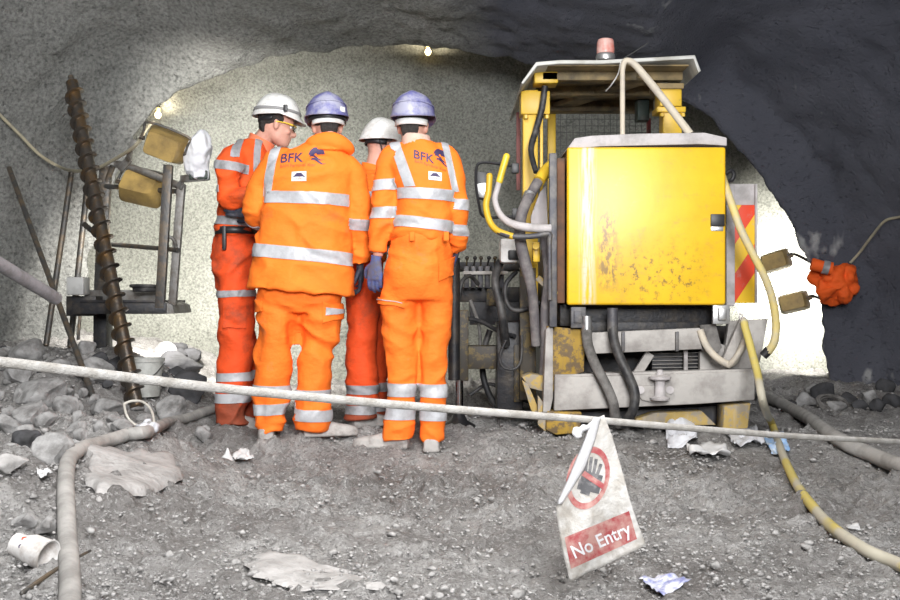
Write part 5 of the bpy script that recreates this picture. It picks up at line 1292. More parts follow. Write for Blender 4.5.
def build_sign():
    L = [(594, 419), (584, 445), (570, 478), (556, 508), (561, 545), (570, 582)]
    Rr = [(604, 415), (612, 436), (622, 470), (630, 500), (638, 524), (646, 545)]
    rows = []
    for t in np.linspace(0, 1, 46):
        a = poly_interp(L, t); b = poly_interp(Rr, t)
        rows.append([list(FP(a[0] + (b[0] - a[0]) * s, a[1] + (b[1] - a[1]) * s)) for s in np.linspace(0, 1, 34)])
    SH = mat('sign_fabric', (.52, .51, .49), .6, 0, (.35, .325, .29), 16, .85, .5, 60)
    SW = mat('sign_back', (.66, .66, .68), .55, 0, (.52, .52, .52), 12, .5, .3, 50)
    top = FP(599, 417)
    me = grid_mesh('sign', np.array(rows))
    o = obj('hanging_sign', me, SH, at=tuple(top)); solid(o, .003, 0)
    tag(o, 'crumpled white No Entry cloth sign hanging from the rope', 'sign')
    RED = mat('sign_red', (.30, .045, .05), .65, 0, (.42, .24, .21), 26, .8)
    BLK = mat('sign_black', (.07, .07, .075), .7, 0, (.25, .24, .24), 24, .6)
    def patch(name, bm, m, d):
        for v in bm.verts: v.co = FP(v.co.x, v.co.y, d)
        return obj(name, bm, m, o, sharp=0)
    # red panel
    bm = BM(); q = [(564.5, 537.5), (629, 511), (637, 539), (571, 569)]; N = 12; g = []
    for j in range(N + 1):
        for i in range(N + 1):
            u, v = i / N, j / N
            x = (q[0][0] * (1 - u) + q[1][0] * u) * (1 - v) + (q[3][0] * (1 - u) + q[2][0] * u) * v; y = (q[0][1] * (1 - u) + q[1][1] * u) * (1 - v) + (q[3][1] * (1 - u) + q[2][1] * u) * v
            g.append(bm.verts.new((x, y, 0)))
    for j in range(N):
        for i in range(N): bm.faces.new((g[j * (N + 1) + i], g[j * (N + 1) + i + 1], g[(j + 1) * (N + 1) + i + 1], g[(j + 1) * (N + 1) + i]))
    patch('panel', bm, RED, -.003)
    bm = text_mesh('No Entry', 19, .25)
    c, s = math.cos(math.radians(-23.5)), math.sin(math.radians(-23.5))
    for v in bm.verts:
        x, y = v.co.x * .88, -v.co.y; v.co = Vector((601 + x * c - y * s, 541 + x * s + y * c + 0, 0))
    patch('lettering', bm, SW, -.0045)
    # ring, bar and hand
    cx, cy = 588, 478; tl = math.radians(-20)
    def ell(r, t): 
        x, y = r * 21 * math.cos(t), r * 32 * math.sin(t)
        return (cx + x * math.cos(.25) - y * math.sin(.25), cy + x * math.sin(.25) + y * math.cos(.25), 0)
    bm = BM(); prev = None
    for i in range(61):
        t = 2 * math.pi * i / 60; a = bm.verts.new(ell(1, t)); b = bm.verts.new(ell(.80, t))
        if prev: bm.faces.new((prev[0], a, b, prev[1]))
        prev = (a, b)
    patch('prohibition_ring', bm, RED, -.003)
    bm = BM()
    def strip2(p0, p1, w, n=10):
        d = Vector((p1[0] - p0[0], p1[1] - p0[1])).normalized(); nn = Vector((-d.y, d.x)) * w / 2; pv = None
        for i in range(n + 1):
            x = p0[0] + (p1[0] - p0[0]) * i / n; y = p0[1] + (p1[1] - p0[1]) * i / n
            a = bm.verts.new((x + nn.x, y + nn.y, 0)); b = bm.verts.new((x - nn.x, y - nn.y, 0))
            if pv: bm.faces.new((pv[0], a, b, pv[1]))
            pv = (a, b)
    strip2((581, 477), (601, 483), 15)
    for k, (x, dy) in enumerate([(588.5, 18), (592.5, 22), (596.5, 20), (600.5, 15)]): strip2((x - 3, 474), (x - 3 + (k - 1) * .8 + 2, 479 - dy), 3.2)
    strip2((578, 484), (600, 489), 10); strip2((581, 490), (590, 493), 6)
    patch('hand_symbol', bm, BLK, -.003)
    bm = BM(); strip2((583, 473), (604, 487), 5.5); patch('prohibition_bar', bm, RED, -.005)
    # the upper corner folded forward over the ring
    A = [(594.5, 418), (583, 446), (570, 478), (558, 504)]; Bq = [(602, 417), (596, 440), (586, 468), (563, 504)]
    rows = []
    for t in np.linspace(0, 1, 26):
        a = poly_interp(A, t); b = poly_interp(Bq, t)
        rows.append([list(FP(a[0] + (b[0] - a[0]) * s - 1.2, a[1] + (b[1] - a[1]) * s, -.008 - .012 * math.sin(math.pi * s))) for s in np.linspace(0, 1, 10)])
    f = obj('folded_corner', grid_mesh('fold', np.array(rows)), SW, o, sharp=0); solid(f, .003, 0)
    bm = BM(); blob(bm, FP(577.5, 433, -.015), (.014, .012, .018)); blob(bm, FP(584, 428, -.012), (.014, .01, .008)); limb(bm, [FP(576, 432, -.01), FP(586, 428, -.012), FP(597, 420, -.01)], [.010, .006, .008], 8)
    obj('tie', displace(remesh(bm, .003, 2), lambda v: .003 * vnoise(v * 90, 4)), SW, o, sharp=0)
build_rope(); build_sign()

# ------------------------------------------------------------------ hoses on the ground
def ground_tube(name, pix, r, m, label, cat, lift=None, group=None, ends=None):
    pts = []
    for k, (px, py) in enumerate(pix):
        q = G(px, py); q.z += r * .8; pts.append(q)
    if ends: pts = ends[0] + pts + ends[1]
    pts2 = [Vector(p[:3]) for p in catmull([list(p) for p in pts], 8)]
    for p in pts2[(8 * len(ends[0]) if ends else 0):(len(pts2) - 8 * len(ends[1]) if ends else len(pts2))]: p.z = max(p.z, g1(p.x, p.y) + r * .75)
    zs = np.array([p.z for p in pts2]); k = 9; pad = np.concatenate([[zs[0]] * 4, zs, [zs[-1]] * 4]); zm = np.convolve(pad, np.ones(k) / k, 'valid')
    for p, z in zip(pts2[2:-2], zm[2:-2]): p.z = z
    bm = BM(); limb(bm, pts2, [r] * len(pts2), 14, 1, round_ends=True)
    return tag(obj(name, bm, m, at=tuple(pts2[0])), label, cat, group)
ground_tube('hose', [(68, 640), (70, 600), (69, 570), (67, 540), (66, 510), (66, 485), (70, 466), (82, 455), (100, 450), (125, 442), (148, 435), (170, 428), (195, 420), (214, 413)], .030, HOSE_G, 'thick dusty grey hose bending past the pale slab towards the crew', 'hose')
ground_tube('hose', [(745, 395), (768, 402), (800, 420), (835, 444), (870, 462), (905, 474), (960, 490)], .040, HOSE_G, 'fat grey hose running off behind the rope beside the yellow striped hose', 'hose')
def yellow_hose():
    m, nt, b, co = new_mat('taped_hose'); b.inputs['Roughness'].default_value = .6
    f = noise_n(nt, co, 1.7, 2, .5)
    c = mixc(nt, ramp(nt, f, [(.50, (0, 0, 0)), (.53, (1, 1, 1))]), (.47, .44, .35), (.56, .46, .13))
    c = mixc(nt, ramp(nt, noise_n(nt, co, 22, 6, .7), [(.55, (0, 0, 0)), (.72, (.6, .6, .6))]), c, (.36, .34, .30)); lk(nt, c, b.inputs['Base Color'])
    air = [P(744, 322, 6.15), P(750, 345, 6.05), P(757, 372, 5.9), P(763, 400, 5.75)]
    ground_tube('hose', [(772, 432), (782, 458), (797, 490), (812, 512), (835, 535), (865, 556), (900, 574), (960, 600)], .021, m, 'hose striped in yellow and grey dropping from the machine corner to the ground', 'hose', ends=(air, []))
yellow_hose()

# ------------------------------------------------------------------ auger, bars and pipe on the left
def helix(bm, a, b, r0, r1, pitch, th=.008, n=18):
    a = Vector(a); b = Vector(b); t = (b - a).normalized(); L = (b - a).length
    x = (Vector((0, 1, 0)) - t * t.y).normalized(); y = t.cross(x); N = int(L / pitch * n); pv = None
    for i in range(N + 1):
        ang = 2 * math.pi * i / n; c = a + t * (pitch * i / n); d = x * math.cos(ang) + y * math.sin(ang)
        q = [bm.verts.new(c + d * r0 - t * th), bm.verts.new(c + d * r1 - t * th * .5), bm.verts.new(c + d * r1 + t * th * .5), bm.verts.new(c + d * r0 + t * th)]
        if pv:
            for k in range(3): bm.faces.new((pv[k], pv[k + 1], q[k + 1], q[k]))
        pv = q
def build_auger():
    a = P(72, 82, 7.75); b = P(137, 402, 6.75); b.z = g1(b.x, b.y) + .02
    r = empty('drill_auger', tuple(b), 'rusty spiral drill auger leaning against the tunnel wall above the white bucket', 'auger')
    bm = BM(); cyl(bm, a, b, .042, 20, bev=.005); obj('shaft', bm, AUGER, r)
    bm = BM(); t = (b - a).normalized(); helix(bm, a + t * .06, b - t * .02, .038, .068, .108); obj('flight', bm, AUGER, r)
    bm = BM(); cyl(bm, a - t * .05, a + t * .02, .02, 6); obj('drive_end', bm, STEEL, r)
def lean(name, a, b, r, m, lab, cat, foot=True, n=14):
    a = Vector(a); b = Vector(b)
    if foot: b.z = g1(b.x, b.y) + r * .3
    bm = BM(); cyl(bm, a, b, r, n, bev=r * .3); return tag(obj(name, bm, m, at=tuple(b)), lab, cat)
build_auger()
lean('steel_bar', P(9, 168, 8.2), P(95, 408, 6.6), .018, STEEL, 'thin dark steel bar leaning on the wall, foot among the broken rocks', 'bar')
lean('steel_bar', P(72, 170, 8.45), P(46, 352, 8.15), .022, STEEL, 'dull steel bar standing behind the auger against the tunnel wall', 'bar')
lean('steel_bar', P(90, 160, 8.3), P(70, 345, 8.05), .022, STEEL, 'dark steel bar standing nearest the lamp platform against the wall', 'bar')
def build_pipe():
    a = P(-70, 222, 5.2); b = P(57, 299, 6.3)
    r = empty('pipe_prop', (a.x, a.y, g1(a.x, a.y)), 'sloping pale grey pipe end jutting in beside the lamp platform', 'pipe')
    bm = BM(); cyl(bm, a, b, .036, 20, bev=.008); obj('pipe', bm, CONE_G, r)
    bm = BM(); d = (b - a).normalized(); c = a + d * .1; cyl(bm, (c.x, c.y, g1(c.x, c.y) - .02), c, .025, 14); obj('support_post', bm, STEEL, r)
build_pipe()
# ------------------------------------------------------------------ lamp platform
def build_platform():
    Y = 7.35
    base = P(125, 318, Y); gz = g1(base.x, base.y + .3)
    r = empty('lamp_platform', (base.x, base.y, gz), 'dark steel basket platform on a post carrying work lamps', 'platform')
    def part(name, fn, m, p=r): bm = BM(); fn(bm); return obj(name, bm, m, p)
    W, Lg = .055, STEEL
    part('post', lambda b: beam(b, P(106, 166, Y + .5), P(100, 300, Y + .5), .075, .06), STEEL)
    part('post', lambda b: beam(b, P(168.5, 165, Y), P(160, 308, Y), .058, .05), STEEL)
    part('post', lambda b: beam(b, P(181.5, 184, Y + .1), P(172.5, 306, Y + .1), .05, .05), STEEL_L)
    part('top_rail', lambda b: tube(b, [P(116, 164, Y + .3), P(130, 167, Y + .25), P(160, 178, Y + .15), P(184, 188, Y + .08)], .024, 12), STEEL_L)
    part('rail', lambda b: tube(b, [P(102, 186, Y + .5), P(184, 192, Y + .1)], .017, 12, 2), STEEL)
    part('rail', lambda b: tube(b, [P(112, 244.5, Y + .5), P(178, 250, Y + .05)], .016, 12, 2), STEEL)
    part('hoop', lambda b: tube(b, [P(165, 236, Y + .02), P(172, 238, Y + .04), P(175.5, 244, Y + .06), P(175.5, 252, Y + .1)], .012, 10), STEEL_L)
    part('rail', lambda b: tube(b, [P(113, 166, Y + .45), P(105, 190, Y + .5), P(101, 230, Y + .5)], .02, 12), STEEL)
    part('brace', lambda b: beam(b, P(84, 224, Y + .7), P(110, 246, Y + .5), .035, .03), STEEL)
    part('floor_beam', lambda b: (pxbox(b, 72, 303, 166, 314, Y - .02, .08), pxbox(b, 80, 300, 164, 303, Y, .6)), DARK)
    part('toe_board', lambda b: pxbox(b, 84, 290, 162, 303, Y + .45, .03), STEEL_L)
    part('toe_board', lambda b: prism(b, [P(160, 300, Y), P(172, 305, Y), P(174, 313, Y), P(166, 314, Y), P(160, 306, Y)], .5), STEEL_L)
    part('mast', lambda b: addbox(b, (P(76, 0, Y).x, Y + .35, gz - .03), (P(90, 0, Y).x, Y + .5, P(0, 302, Y).z), .006), DARK)
    part('mast', lambda b: (pxbox(b, 66, 296, 96, 316, Y + .3, .3)), DARK)
    part('strut', lambda b: beam(b, P(80, 316, Y), P(78, 340, Y), .018, .018), STEEL)
    part('lamp_arm', lambda b: (beam(b, P(178, 187, Y + .08), P(184, 178.5, Y + .05), .03, .03), beam(b, P(182, 179, Y + .05), P(206, 177, Y), .045, .05)), STEEL_L)
    part('lamp_bracket', lambda b: (beam(b, P(130, 158, Y + .2), P(120, 170, Y + .25), .05, .02), beam(b, P(134, 140, Y + .12), P(128, 160, Y + .2), .03, .03)), STEEL_L)
    return r
build_platform()
def floodlight(px, py, Y, w, h, d, rot, label, e, target, taper=.78, group=None, spread=105, yoke=True):
    """A work lamp: bronze housing seen from behind, glass towards the rock."""
    c = P(px, py, Y); s = Y / F; hw, hh = w * s / 2, h * s / 2
    fwd = (Vector(target) - c).normalized()
    xr = Vector((math.cos(rot), 0, -math.sin(rot))); xr = (xr - fwd * xr.dot(fwd)).normalized(); up = xr.cross(fwd)
    if up.z < 0: up = -up
    r = empty('floodlight', tuple(c), label, 'floodlight', group)
    bm = BM(); loft(bm, [(c - fwd * d * .5, xr * hw * taper * .96, up * hh * taper * .96), (c - fwd * d * .46, xr * hw * taper, up * hh * taper), (c + fwd * d * .42, xr * hw, up * hh), (c + fwd * d * .5, xr * hw, up * hh)], 40, 1, 7)
    obj('housing', bm, BROWN, r)
    bm = BM(); loft(bm, [(c + fwd * d * .50, xr * hw * .93, up * hh * .93), (c + fwd * d * .53, xr * hw * .93, up * hh * .93)], 40, 1, 7); obj('glass', bm, LAMP_GLASS, r)
    if yoke: bm = BM(); tube(bm, [c + xr * (hw + .012) * k + up * (hh * j) - fwd * .02 for k, j in ((-1, 0), (-1, .6), (-.9, 1.18), (.9, 1.18), (1, .6), (1, 0))], .009, 8, 4); obj('yoke', bm, STEEL, r)
    for k in (-1, 1):
        bm = BM(); cyl(bm, c + xr * hw * k, c + xr * (hw + .03) * k, .015, 10); obj('knob', bm, STEEL, r)
    LAMPS.append(('floodlight_beam', tuple(c + fwd * (d * .5 + .06)), tuple(Vector(target)), e, hw * 2, hh * 2, (1, .965, .90), spread))
    return r, c, xr, up, fwd
floodlight(164, 146, 7.3, 42, 30, .16, .38, 'bronze work lamp tilted on top of the dark steel platform', 14, P(250, 115, 10), spread=58)
floodlight(141, 187, 7.6, 46, 30, .14, .32, 'bronze work lamp hung below the platform rail behind the steel posts', 100, P(235, 350, 10.0))
fA = floodlight(775, 261, 9.2, 29, 20, .14, -.28, 'upper bronze lamp of the pair behind the machine, against the glaring wall', 34, P(800, 262, 10.6), yoke=False)
fB = floodlight(793, 302, 9.15, 30, 20, .14, -.2, 'lower bronze lamp of the pair behind the machine, against the glaring wall', 34, P(815, 310, 10.6), yoke=False)
# white bagged lamp on the platform arm
def bagged_lamp():
    Y = 7.35; c = P(197, 155, Y)
    r = empty('bagged_lamp', tuple(P(197, 176, Y)), 'lamp wrapped in a white plastic bag on the platform arm beside the crew', 'lamp')
    bm = BM()
    loft(bm, [(P(199, 178, Y), V(.05, 0, 0), V(0, .05, 0)), (P(198, 171, Y), V(.07, 0, .01), V(0, .05, 0)), (P(197.5, 163, Y), V(.078, 0, .01), V(0, .08, 0)), (P(198.5, 150, Y), V(.08, 0, .01), V(0, .10, 0)), (P(200, 138, Y), V(.055, 0, .01), V(0, .08, 0)), (P(203, 130, Y), V(.014, 0, 0), V(0, .02, 0))], 22, 4)
    BAG = mat('white_bag', (.82, .83, .86), .4, 0, (.66, .66, .70), 7, .5, .3, 12); obj('bag', displace(remesh(bm, .008, 1), lambda v: .012 * (1 - 2 * np.abs(vnoise(v * np.array([16, 16, 7]), 3))) + .004 * vnoise(v * 40, 8)), BAG, r)
    bm = BM(); pxbox(bm, 189, 170, 207, 179, Y - .03, .1, .008); obj('lamp_body', bm, GREEN, r)
bagged_lamp()
def simple(name, bm, m, lab, cat, at, group=None, **k): return tag(obj(name, bm, m, at=tuple(at), **k), lab, cat, group)
bm = BM(); pxbox(bm, 66, 277, 83.5, 295, 7.55, .14, .01); simple('box', bm, mat('pale_box', (.40, .40, .39), .6, 0, (.28, .28, .27), 8, .5), 'small pale grey box on the end of the lamp platform', 'box', P(75, 295, 7.6))
def coil(name, c, R, r, n, lab, cat, m, tilt=(0, 0, 1), seed=0, flat=.5):
    rr = random.Random(seed); pts = []
    z = Vector(tilt).normalized(); x = (Vector((1, 0, 0)) - z * z.x).normalized(); y = z.cross(x)
    for i in range(n * 12 + 1):
        t = 2 * math.pi * i / 12; k = R * (1 + .12 * math.sin(t * .37 + seed) + .05 * math.sin(t * 2.3))
        pts.append(Vector(c) + x * k * math.cos(t) + y * k * math.sin(t) + z * (r * 1.2 * (1 + math.sin(t * .21 + 1)) + r * .5))
    bm = BM(); tube(bm, pts, r, 8, 3); return simple(name, bm, m, lab, cat, c)
coil('hose_coil', P(146, 291, 7.65), .085, .012, 3, 'coil of dark hose lying on the lamp platform floor', 'hose coil', RUBBER)
# bucket
def build_bucket():
    Yb = 7.12; c = P(145, 402, Yb); c.z = g1(c.x, c.y) - .01; s = Yb / F
    r = empty('bucket', tuple(c), 'dirty white plastic bucket behind the foot of the auger', 'bucket')
    h = 38 * s * 1.0; R0, R1 = 14.5 * s, 18 * s
    bm = BM(); lathe(bm, c, [(.0, .004), (R0, .0), (R0 + (R1 - R0) * .5, h * .5), (R1, h - .02), (R1 + .008, h - .02), (R1 + .008, h), (R1 - .004, h), (R1 - .006, h * .9), (R0 - .004, .03), (0, .028)], 36); obj('pail', bm, mat('bucket_plastic', (.50, .51, .48), .5, 0, (.30, .30, .28), 9, .7, .2, 40), r)
    bm = BM(); tube(bm, [c + V(-(R1 + .01), 0, h - .03), c + V(-R1 * .7, -R1 * .75, h - .10), c + V(0, -(R1 + .02), h - .13), c + V(R1 * .7, -R1 * .75, h - .10), c + V(R1 + .01, 0, h - .03)], .004); obj('handle', bm, WIRE, r)
build_bucket()
# wire hoop
def hoop():
    q = [(124, 404), (127, 416), (135, 425), (146, 431), (153, 432), (154, 422), (151, 410), (143, 402), (132, 401), (124, 404)]
    y0 = G(150, 432).y - .05; pts = [P(x, y, y0 + (432 - y) * .006) for x, y in q]
    for p in pts: p.z = max(p.z, g1(p.x, p.y) + .008)
    bm = BM(); tube(bm, pts, .0062, 8, 6); simple('wire_loop', bm, CREAM, 'loop of stiff pale cable on the ground in front of the bucket', 'cable', pts[3])
    bm = BM()
    for i, (px, py) in enumerate(((148, 428), (153, 434), (144, 433))): blob(bm, G(px, py) + V(0, 0, .02), (.035, .03, .025))
    simple('rag', displace(remesh(bm, .006, 1), lambda v: .012 * vnoise(v * 40, 3)), PLASTIC_W, 'white rag tied round the grey hose beside the cable loop', 'rag', G(150, 432))
hoop()
# fallen reflector and litter
def build_plate():
    c = G(166, 357); c.z += .03
    bm = BM(); lathe(bm, c, [(.02, 0), (.06, .01), (.085, .035), (.088, .037), (.062, .016), (.0, .006)], 28, (.2, -.75, .6)); simple('reflector_dish', bm, ALU, 'bright metal dish lying on the dark heap beside the crew', 'dish', c)
build_plate()
def scrap(name, pix, lab, cat, m, seed=0, hgt=.02, res=14, th=.002, up=0.0):
    """Crumpled sheet lying on the ground over a pixel quadrilateral."""
    q = [G(*p) for p in pix]; rows = []
    for v in np.linspace(0, 1, res):
        row = []
        for u in np.linspace(0, 1, res):
            p = (q[0] * (1 - u) + q[1] * u) * (1 - v) + (q[3] * (1 - u) + q[2] * u) * v
            row.append([p.x, p.y, g1(p.x, p.y) + .006])
        rows.append(row)
    a = np.array(rows); f = a.reshape(-1, 3); k = 1.6 / max((q[1] - q[0]).length, (q[2] - q[1]).length)
    w = np.abs(fbm(f * np.array([k, k, 0]) * 1.6 + seed * 9.1, seed, 3)); a[:, :, 2] += (w * hgt).reshape(res, res) + up
    rr = np.random.default_rng(seed); a[:, :, :2] += .004 * rr.normal(size=(res, res, 2)) * .5
    o = obj(name, grid_mesh(name, a), m, at=tuple(a[res // 2, res // 2]), sharp=30); solid(o, th, 1)
    return tag(o, lab, cat)
scrap('paper_scrap', [(36, 474), (50, 472), (53, 477), (40, 481)], 'small white paper scrap on the rubble between the boulders and the grey hose', 'paper', PAPER, 1, .015)
BLUEPR = mat('printed_wrapper', (.66, .67, .72), .5, 0, (.22, .24, .46), 34, .7)
scrap('wrapper', [(638, 583), (668, 577), (690, 588), (664, 599)], 'crumpled blue and white wrapper under the hanging sign', 'wrapper', BLUEPR, 2, .018)
scrap('paper_scrap', [(846, 529), (858, 527), (861, 532), (849, 535)], 'tiny white paper scrap beside the yellow striped hose', 'paper', PAPER, 3, .012)
scrap('sheeting_scrap', [(664, 432), (694, 430), (698, 447), (668, 450)], 'white plastic sheet drooping under the machine skid', 'sheeting', PLASTIC_W, 4, .10)
scrap('paper_scrap', [(686, 449), (724, 446), (731, 459), (690, 461)], 'crumpled white paper on the mud in front of the machine', 'paper', PAPER, 5, .08)
scrap('sheeting_scrap', [(728, 436), (756, 434), (764, 446), (734, 450)], 'clear plastic scrap between the machine foot and the blue scrap', 'sheeting', PLASTIC_W, 6, .06)
scrap('plastic_scrap', [(764, 440), (784, 438), (790, 452), (772, 456)], 'pale blue plastic scrap on the ground at the yellow striped hose', 'plastic', mat('blue_film', (.30, .50, .80), .35, 0, (.7, .75, .8), 14, .6), 7, .05)
def cones():
    q = G(227, 461); bm = BM(); lathe(bm, q + V(0, 0, -.004), [(.04, 0), (.026, .02), (.009, .05), (.002, .068)], 10, (.05, 0, 1)); 
    simple('paper_cup', displace(remesh(bm, .004, 1), lambda v: .004 * vnoise(v * 60, 2)), PAPER, 'crushed white paper cone standing on the ground before the crew', 'paper cup', q)
    scrap('paper_scrap', [(232, 461), (244, 452), (254, 460), (240, 463)], 'folded white paper beside the crushed paper cone', 'paper', PAPER, 8, .03)
cones()
def drink_cup():
    q = G(28, 566); r = empty('crushed_cup', tuple(q), 'crushed white takeaway cup with red print among the stones', 'cup')
    a = P(14, 543, q.y + .06); b = P(47, 568, q.y + .02); a.z = max(a.z, g1(a.x, a.y) + .03); b.z = max(b.z, g1(b.x, b.y) + .03); d = (b - a).normalized()
    M = mat('cup_card', (.74, .72, .70), .5, 0, (.45, .40, .36), 20, .6)
    bm = BM(); L = (b - a).length; lathe(bm, a, [(.001, .0), (.034, .004), (.040, L * .25), (.046, L * .6), (.047, L * .97), (.050, L), (.046, L), (.043, L * .9), (.03, .012), (.001, .01)], 30, d)
    for v in bm.verts:
        s = (v.co - a).dot(d); n = v.co - a - d * s; v.co += Vector((.006, .0, -.004)) * math.sin(s * 60) - n * .12 * max(0, math.sin(s * 38))
    obj('cup', bm, M, r, sharp=50)
    # the red printed swirl on the side
    up = Vector((0, -.75, .65)); up = (up - d * up.dot(d)).normalized(); sd = d.cross(up)
    for k, (s0, off) in enumerate([(.45, -.010), (.62, .010), (.5, .018)]):
        c = a + d * L * s0; bm = BM(); pts = []
        for t in np.linspace(.3, 5.4, 14):
            u = (off + .008 * math.cos(t)); w = .013 * math.sin(t); n = (up * math.cos(u / .043) + sd * math.sin(u / .043))
            rad = .0432 - .043 * .12 * max(0, math.sin((L * s0 + w) * 38)); pts.append(c + d * w + n * rad)
        limb(bm, pts, [.0022] * len(pts), 6, 2); obj('print', bm, LOGO2 if k < 2 else LOGO, r)
drink_cup()
def stick_():
    a = G(90, 562); b = G(22, 600); bm = BM(); limb(bm, [a + V(0, 0, .03), (a + b) / 2 + V(0, 0, .028), b + V(0, 0, .012)], [.004, .006, .007], 8, 5, round_ends=True); simple('stick', bm, STEEL, 'thin dark stick across the grey hose near the crushed cup', 'stick', b)
stick_()
# ------------------------------------------------------------------ cables and bulbs on the lining
DGEOM = {}
def lining_hit(px, py):
    """Where the sight line through a pixel meets the lining or the end face."""
    if not DGEOM:
        vs = []; fs = []
        for nm in ('wall_left', 'ceiling', 'wall_right', 'wall_back'):
            me = bpy.data.objects[nm].data; o = len(vs); vs += [v.co.copy() for v in me.vertices]; fs += [[i + o for i in p.vertices] for p in me.polygons]
        DGEOM['t'] = BVHTree.FromPolygons(vs, fs)
    o = Vector((0, 0, CZ)); d = (P(px, py, 1) - o).normalized()
    h = DGEOM['t'].ray_cast(o, d); return h[0], h[1]
def wall_cable(name, pix, r, m, lab, off, cat='cable', group=None, tail=None):
    pts = []
    for k, (px, py) in enumerate(pix):
        h, n = lining_hit(px, py); d = (h - V(0, 0, CZ)).normalized(); pts.append(h - d * (off[k] if isinstance(off, (list, tuple)) else off))
    pts += tail or []
    bm = BM(); tube(bm, pts, r, 8, 6); return simple(name, bm, m, lab, cat, pts[0])
CAB = mat('pale_cable', (.38, .34, .24), .6, 0, (.25, .23, .18), 10, .5)
wall_cable('cable', [(-20, 95), (0, 115), (20, 135), (40, 155), (60, 167)], .012, CAB, 'pale cable looping along the wall behind the auger to the lamp', [.04, .05, .12, .18, .25], tail=[P(75, 171, 7.95), P(95, 169, 7.8), P(115, 159, 7.6), P(135, 146, 7.4), P(144, 132, 7.4), P(150, 124, 7.45), P(157, 122, 7.45), P(163, 131, 7.35)])
wall_cable('cable', [(960, 200), (925, 212), (900, 217), (885, 221), (872, 236), (860, 252), (850, 263)], .011, CAB, 'pale cable running down the dark wall to the orange bundle', .03)
def bundle():
    h, n = lining_hit(834, 282); d = (h - V(0, 0, CZ)).normalized(); Yq = h.y - .16
    r = empty('orange_bundle', tuple(P(834, 304, Yq)), 'bunched orange sheet hanging on the dark wall from a cable', 'bundle')
    bm = BM()
    for (px, py, a, b) in ((834, 282, 19, 17), (846, 280, 12, 14), (824, 278, 12, 10), (838, 293, 11, 11), (828, 292, 9, 9)): blob(bm, P(px, py, Yq), (a * Yq / F, .09, b * Yq / F))
    obj('sheet', displace(remesh(bm, .010, 1), lambda v: .034 * (1 - 2.2 * np.abs(fbm(v * np.array([8, 8, 7]), 5, 2))) + .010 * vnoise(v * 30, 8)), ORANGE_S, r, sharp=50)
    bm = BM(); a = P(811, 264, Yq - .09); b = P(832, 269, Yq - .12); dd = (b - a).normalized(); L = (b - a).length
    lathe(bm, a, [(.045, 0), (.05, .01), (.046, L * .5), (.052, L), (.044, L), (.04, .03)], 22, dd); obj('rolled_end', bm, ORANGE_S, r)
    bm = BM(); lathe(bm, a + dd * L * .55, [(.051, 0), (.0535, .002), (.054, L * .3), (.051, L * .3 + .002)], 22, dd); obj('reflective_band', bm, REFL_D, r)
bundle()
def bulb(px, py, lab):
    h, n = lining_hit(px, py); d = (h - V(0, 0, CZ)).normalized(); c = h - d * .10
    r = empty('tunnel_bulb', tuple(c), lab, 'bulb')
    bm = BM(); cyl(bm, c + V(0, .02, .06), c + V(0, 0, .015), .022, 14); obj('socket', bm, YEL_M, r)
    bm = BM(); blob(bm, c, (.028, .028, .032)); obj('glass', bm, BULB, r)
    LAMPS.append(('bulb_light', tuple(c - d * .06), tuple(c - d * .06 + V(0, 0, 1)), 5, .06, .06, (1, .86, .62), 180))
    bm = BM(); tube(bm, [c + V(0, .02, .055), c + V(0, .06, .08), h + V(0, 0, .08)], .006); obj('flex', bm, WIRE, r)
for fl, q in ((fA, (817, 262)), (fB, (826, 300))):
    h, n = lining_hit(*q); c = fl[1]; bm = BM(); h = Vector((h.x + .05, c.y + .05, h.z)); tube(bm, [c + fl[2] * .06, c + fl[2] * .16 + V(0, .03, .01), h], .012); obj('wall_arm', bm, STEEL, fl[0])
bulb(428, 52, 'small glowing bulb under the crown of the arch above the crew')
bulb(158, 115, 'small glowing bulb at the spring of the arch above the bronze lamps')
coil('wire_coil', G(832, 408) + V(0, 0, .02), .10, .008, 4, 'tangle of dark wire at the foot of the dark wall', 'wire', RUBBER_D, (0.1, -.5, 1), 3)
ground_tube('cable', [(795, 406), (820, 401), (838, 397), (850, 406), (868, 410)], .010, RUBBER_D, 'thin dark cable trailing past the wire tangle by the dark wall', 'cable')
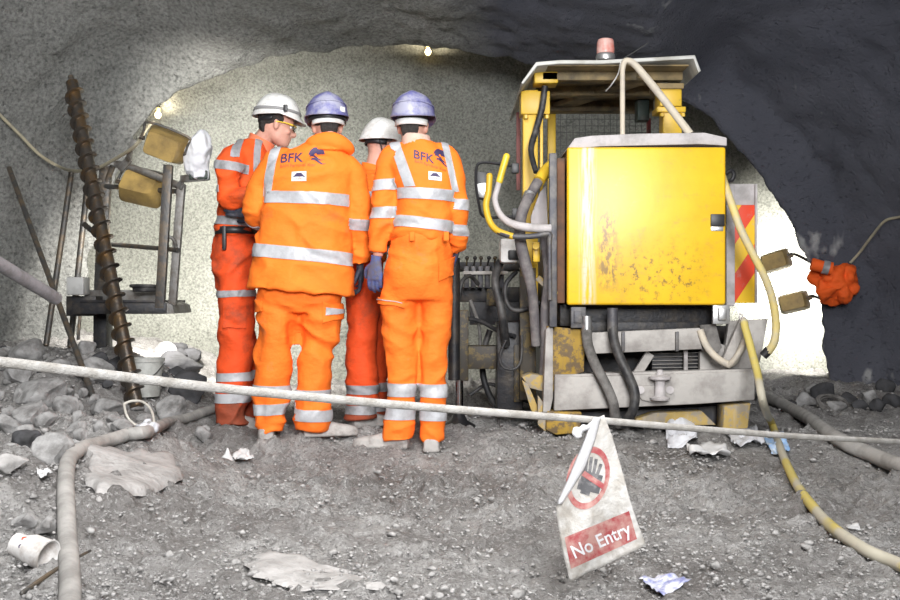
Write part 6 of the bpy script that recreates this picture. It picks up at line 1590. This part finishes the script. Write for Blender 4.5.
# ------------------------------------------------------------------ camera, lights
cam = bpy.data.cameras.new('camera'); cam.lens = 45; cam.sensor_width = 36; cam.clip_start = .05
co_ = bpy.data.objects.new('camera', cam); C.objects.link(co_); co_.location = (0, 0, CZ); co_.rotation_euler = (math.radians(90), 0, 0)
SC.camera = co_
def aim(o, to):
    d = Vector(to) - o.location; o.rotation_euler = d.to_track_quat('-Z', 'Y').to_euler()
def spot(name, loc, to, e, ang, blend, size, col=(1, 1, 1)):
    l = bpy.data.lights.new(name, 'SPOT'); l.energy = e; l.spot_size = math.radians(ang); l.spot_blend = blend; l.shadow_soft_size = size; l.color = col
    o = bpy.data.objects.new(name, l); C.objects.link(o); o.location = loc; aim(o, to); return o
def area(name, loc, to, e, sx, sy, col=(1, 1, 1), spread=180):
    l = bpy.data.lights.new(name, 'AREA'); l.energy = e; l.shape = 'RECTANGLE'; l.size = sx; l.size_y = sy; l.color = col; l.spread = math.radians(spread)
    o = bpy.data.objects.new(name, l); C.objects.link(o); o.location = loc; aim(o, to); return o
# work lamp behind the camera, then a spot added to light the ground
spot('work_fill_spot', (1.35, -1.5, 3.7), (-.75, 6, .9), 480, 40, .5, .18, (1, .97, .94))
spot('work_fill_spot', (.1, -1.6, 3.4), (1.0, 4.8, 0), 240, 38, .8, .25, (1, .97, .94))
area('added_fill', (-.3, 2.6, 4.4), (-.1, 4.0, 0), 125, 1.6, 1.6, (1, .98, .96), 130)  # added overhead fill, brightens the floor from above
area('added_fill', (.6, -2.2, 2.6), (-1.6, 7.5, 3.2), 290, 2, 2, (.97, .98, 1), 100)  # added soft fill behind the camera, lifts the walls and crew
w = bpy.data.worlds.new('world'); SC.world = w; w.use_nodes = True
w.node_tree.nodes['Background'].inputs[0].default_value = (.6, .65, .75, 1); w.node_tree.nodes['Background'].inputs[1].default_value = .05
for a in LAMPS: area(*a)
SC.view_settings.view_transform = 'Standard'; SC.view_settings.look = 'None'; SC.view_settings.gamma = 1; SC.view_settings.use_curve_mapping = False
SC.view_settings.exposure = 0.0
SC.cycles.max_bounces = 6
SC.cycles.use_denoising = True
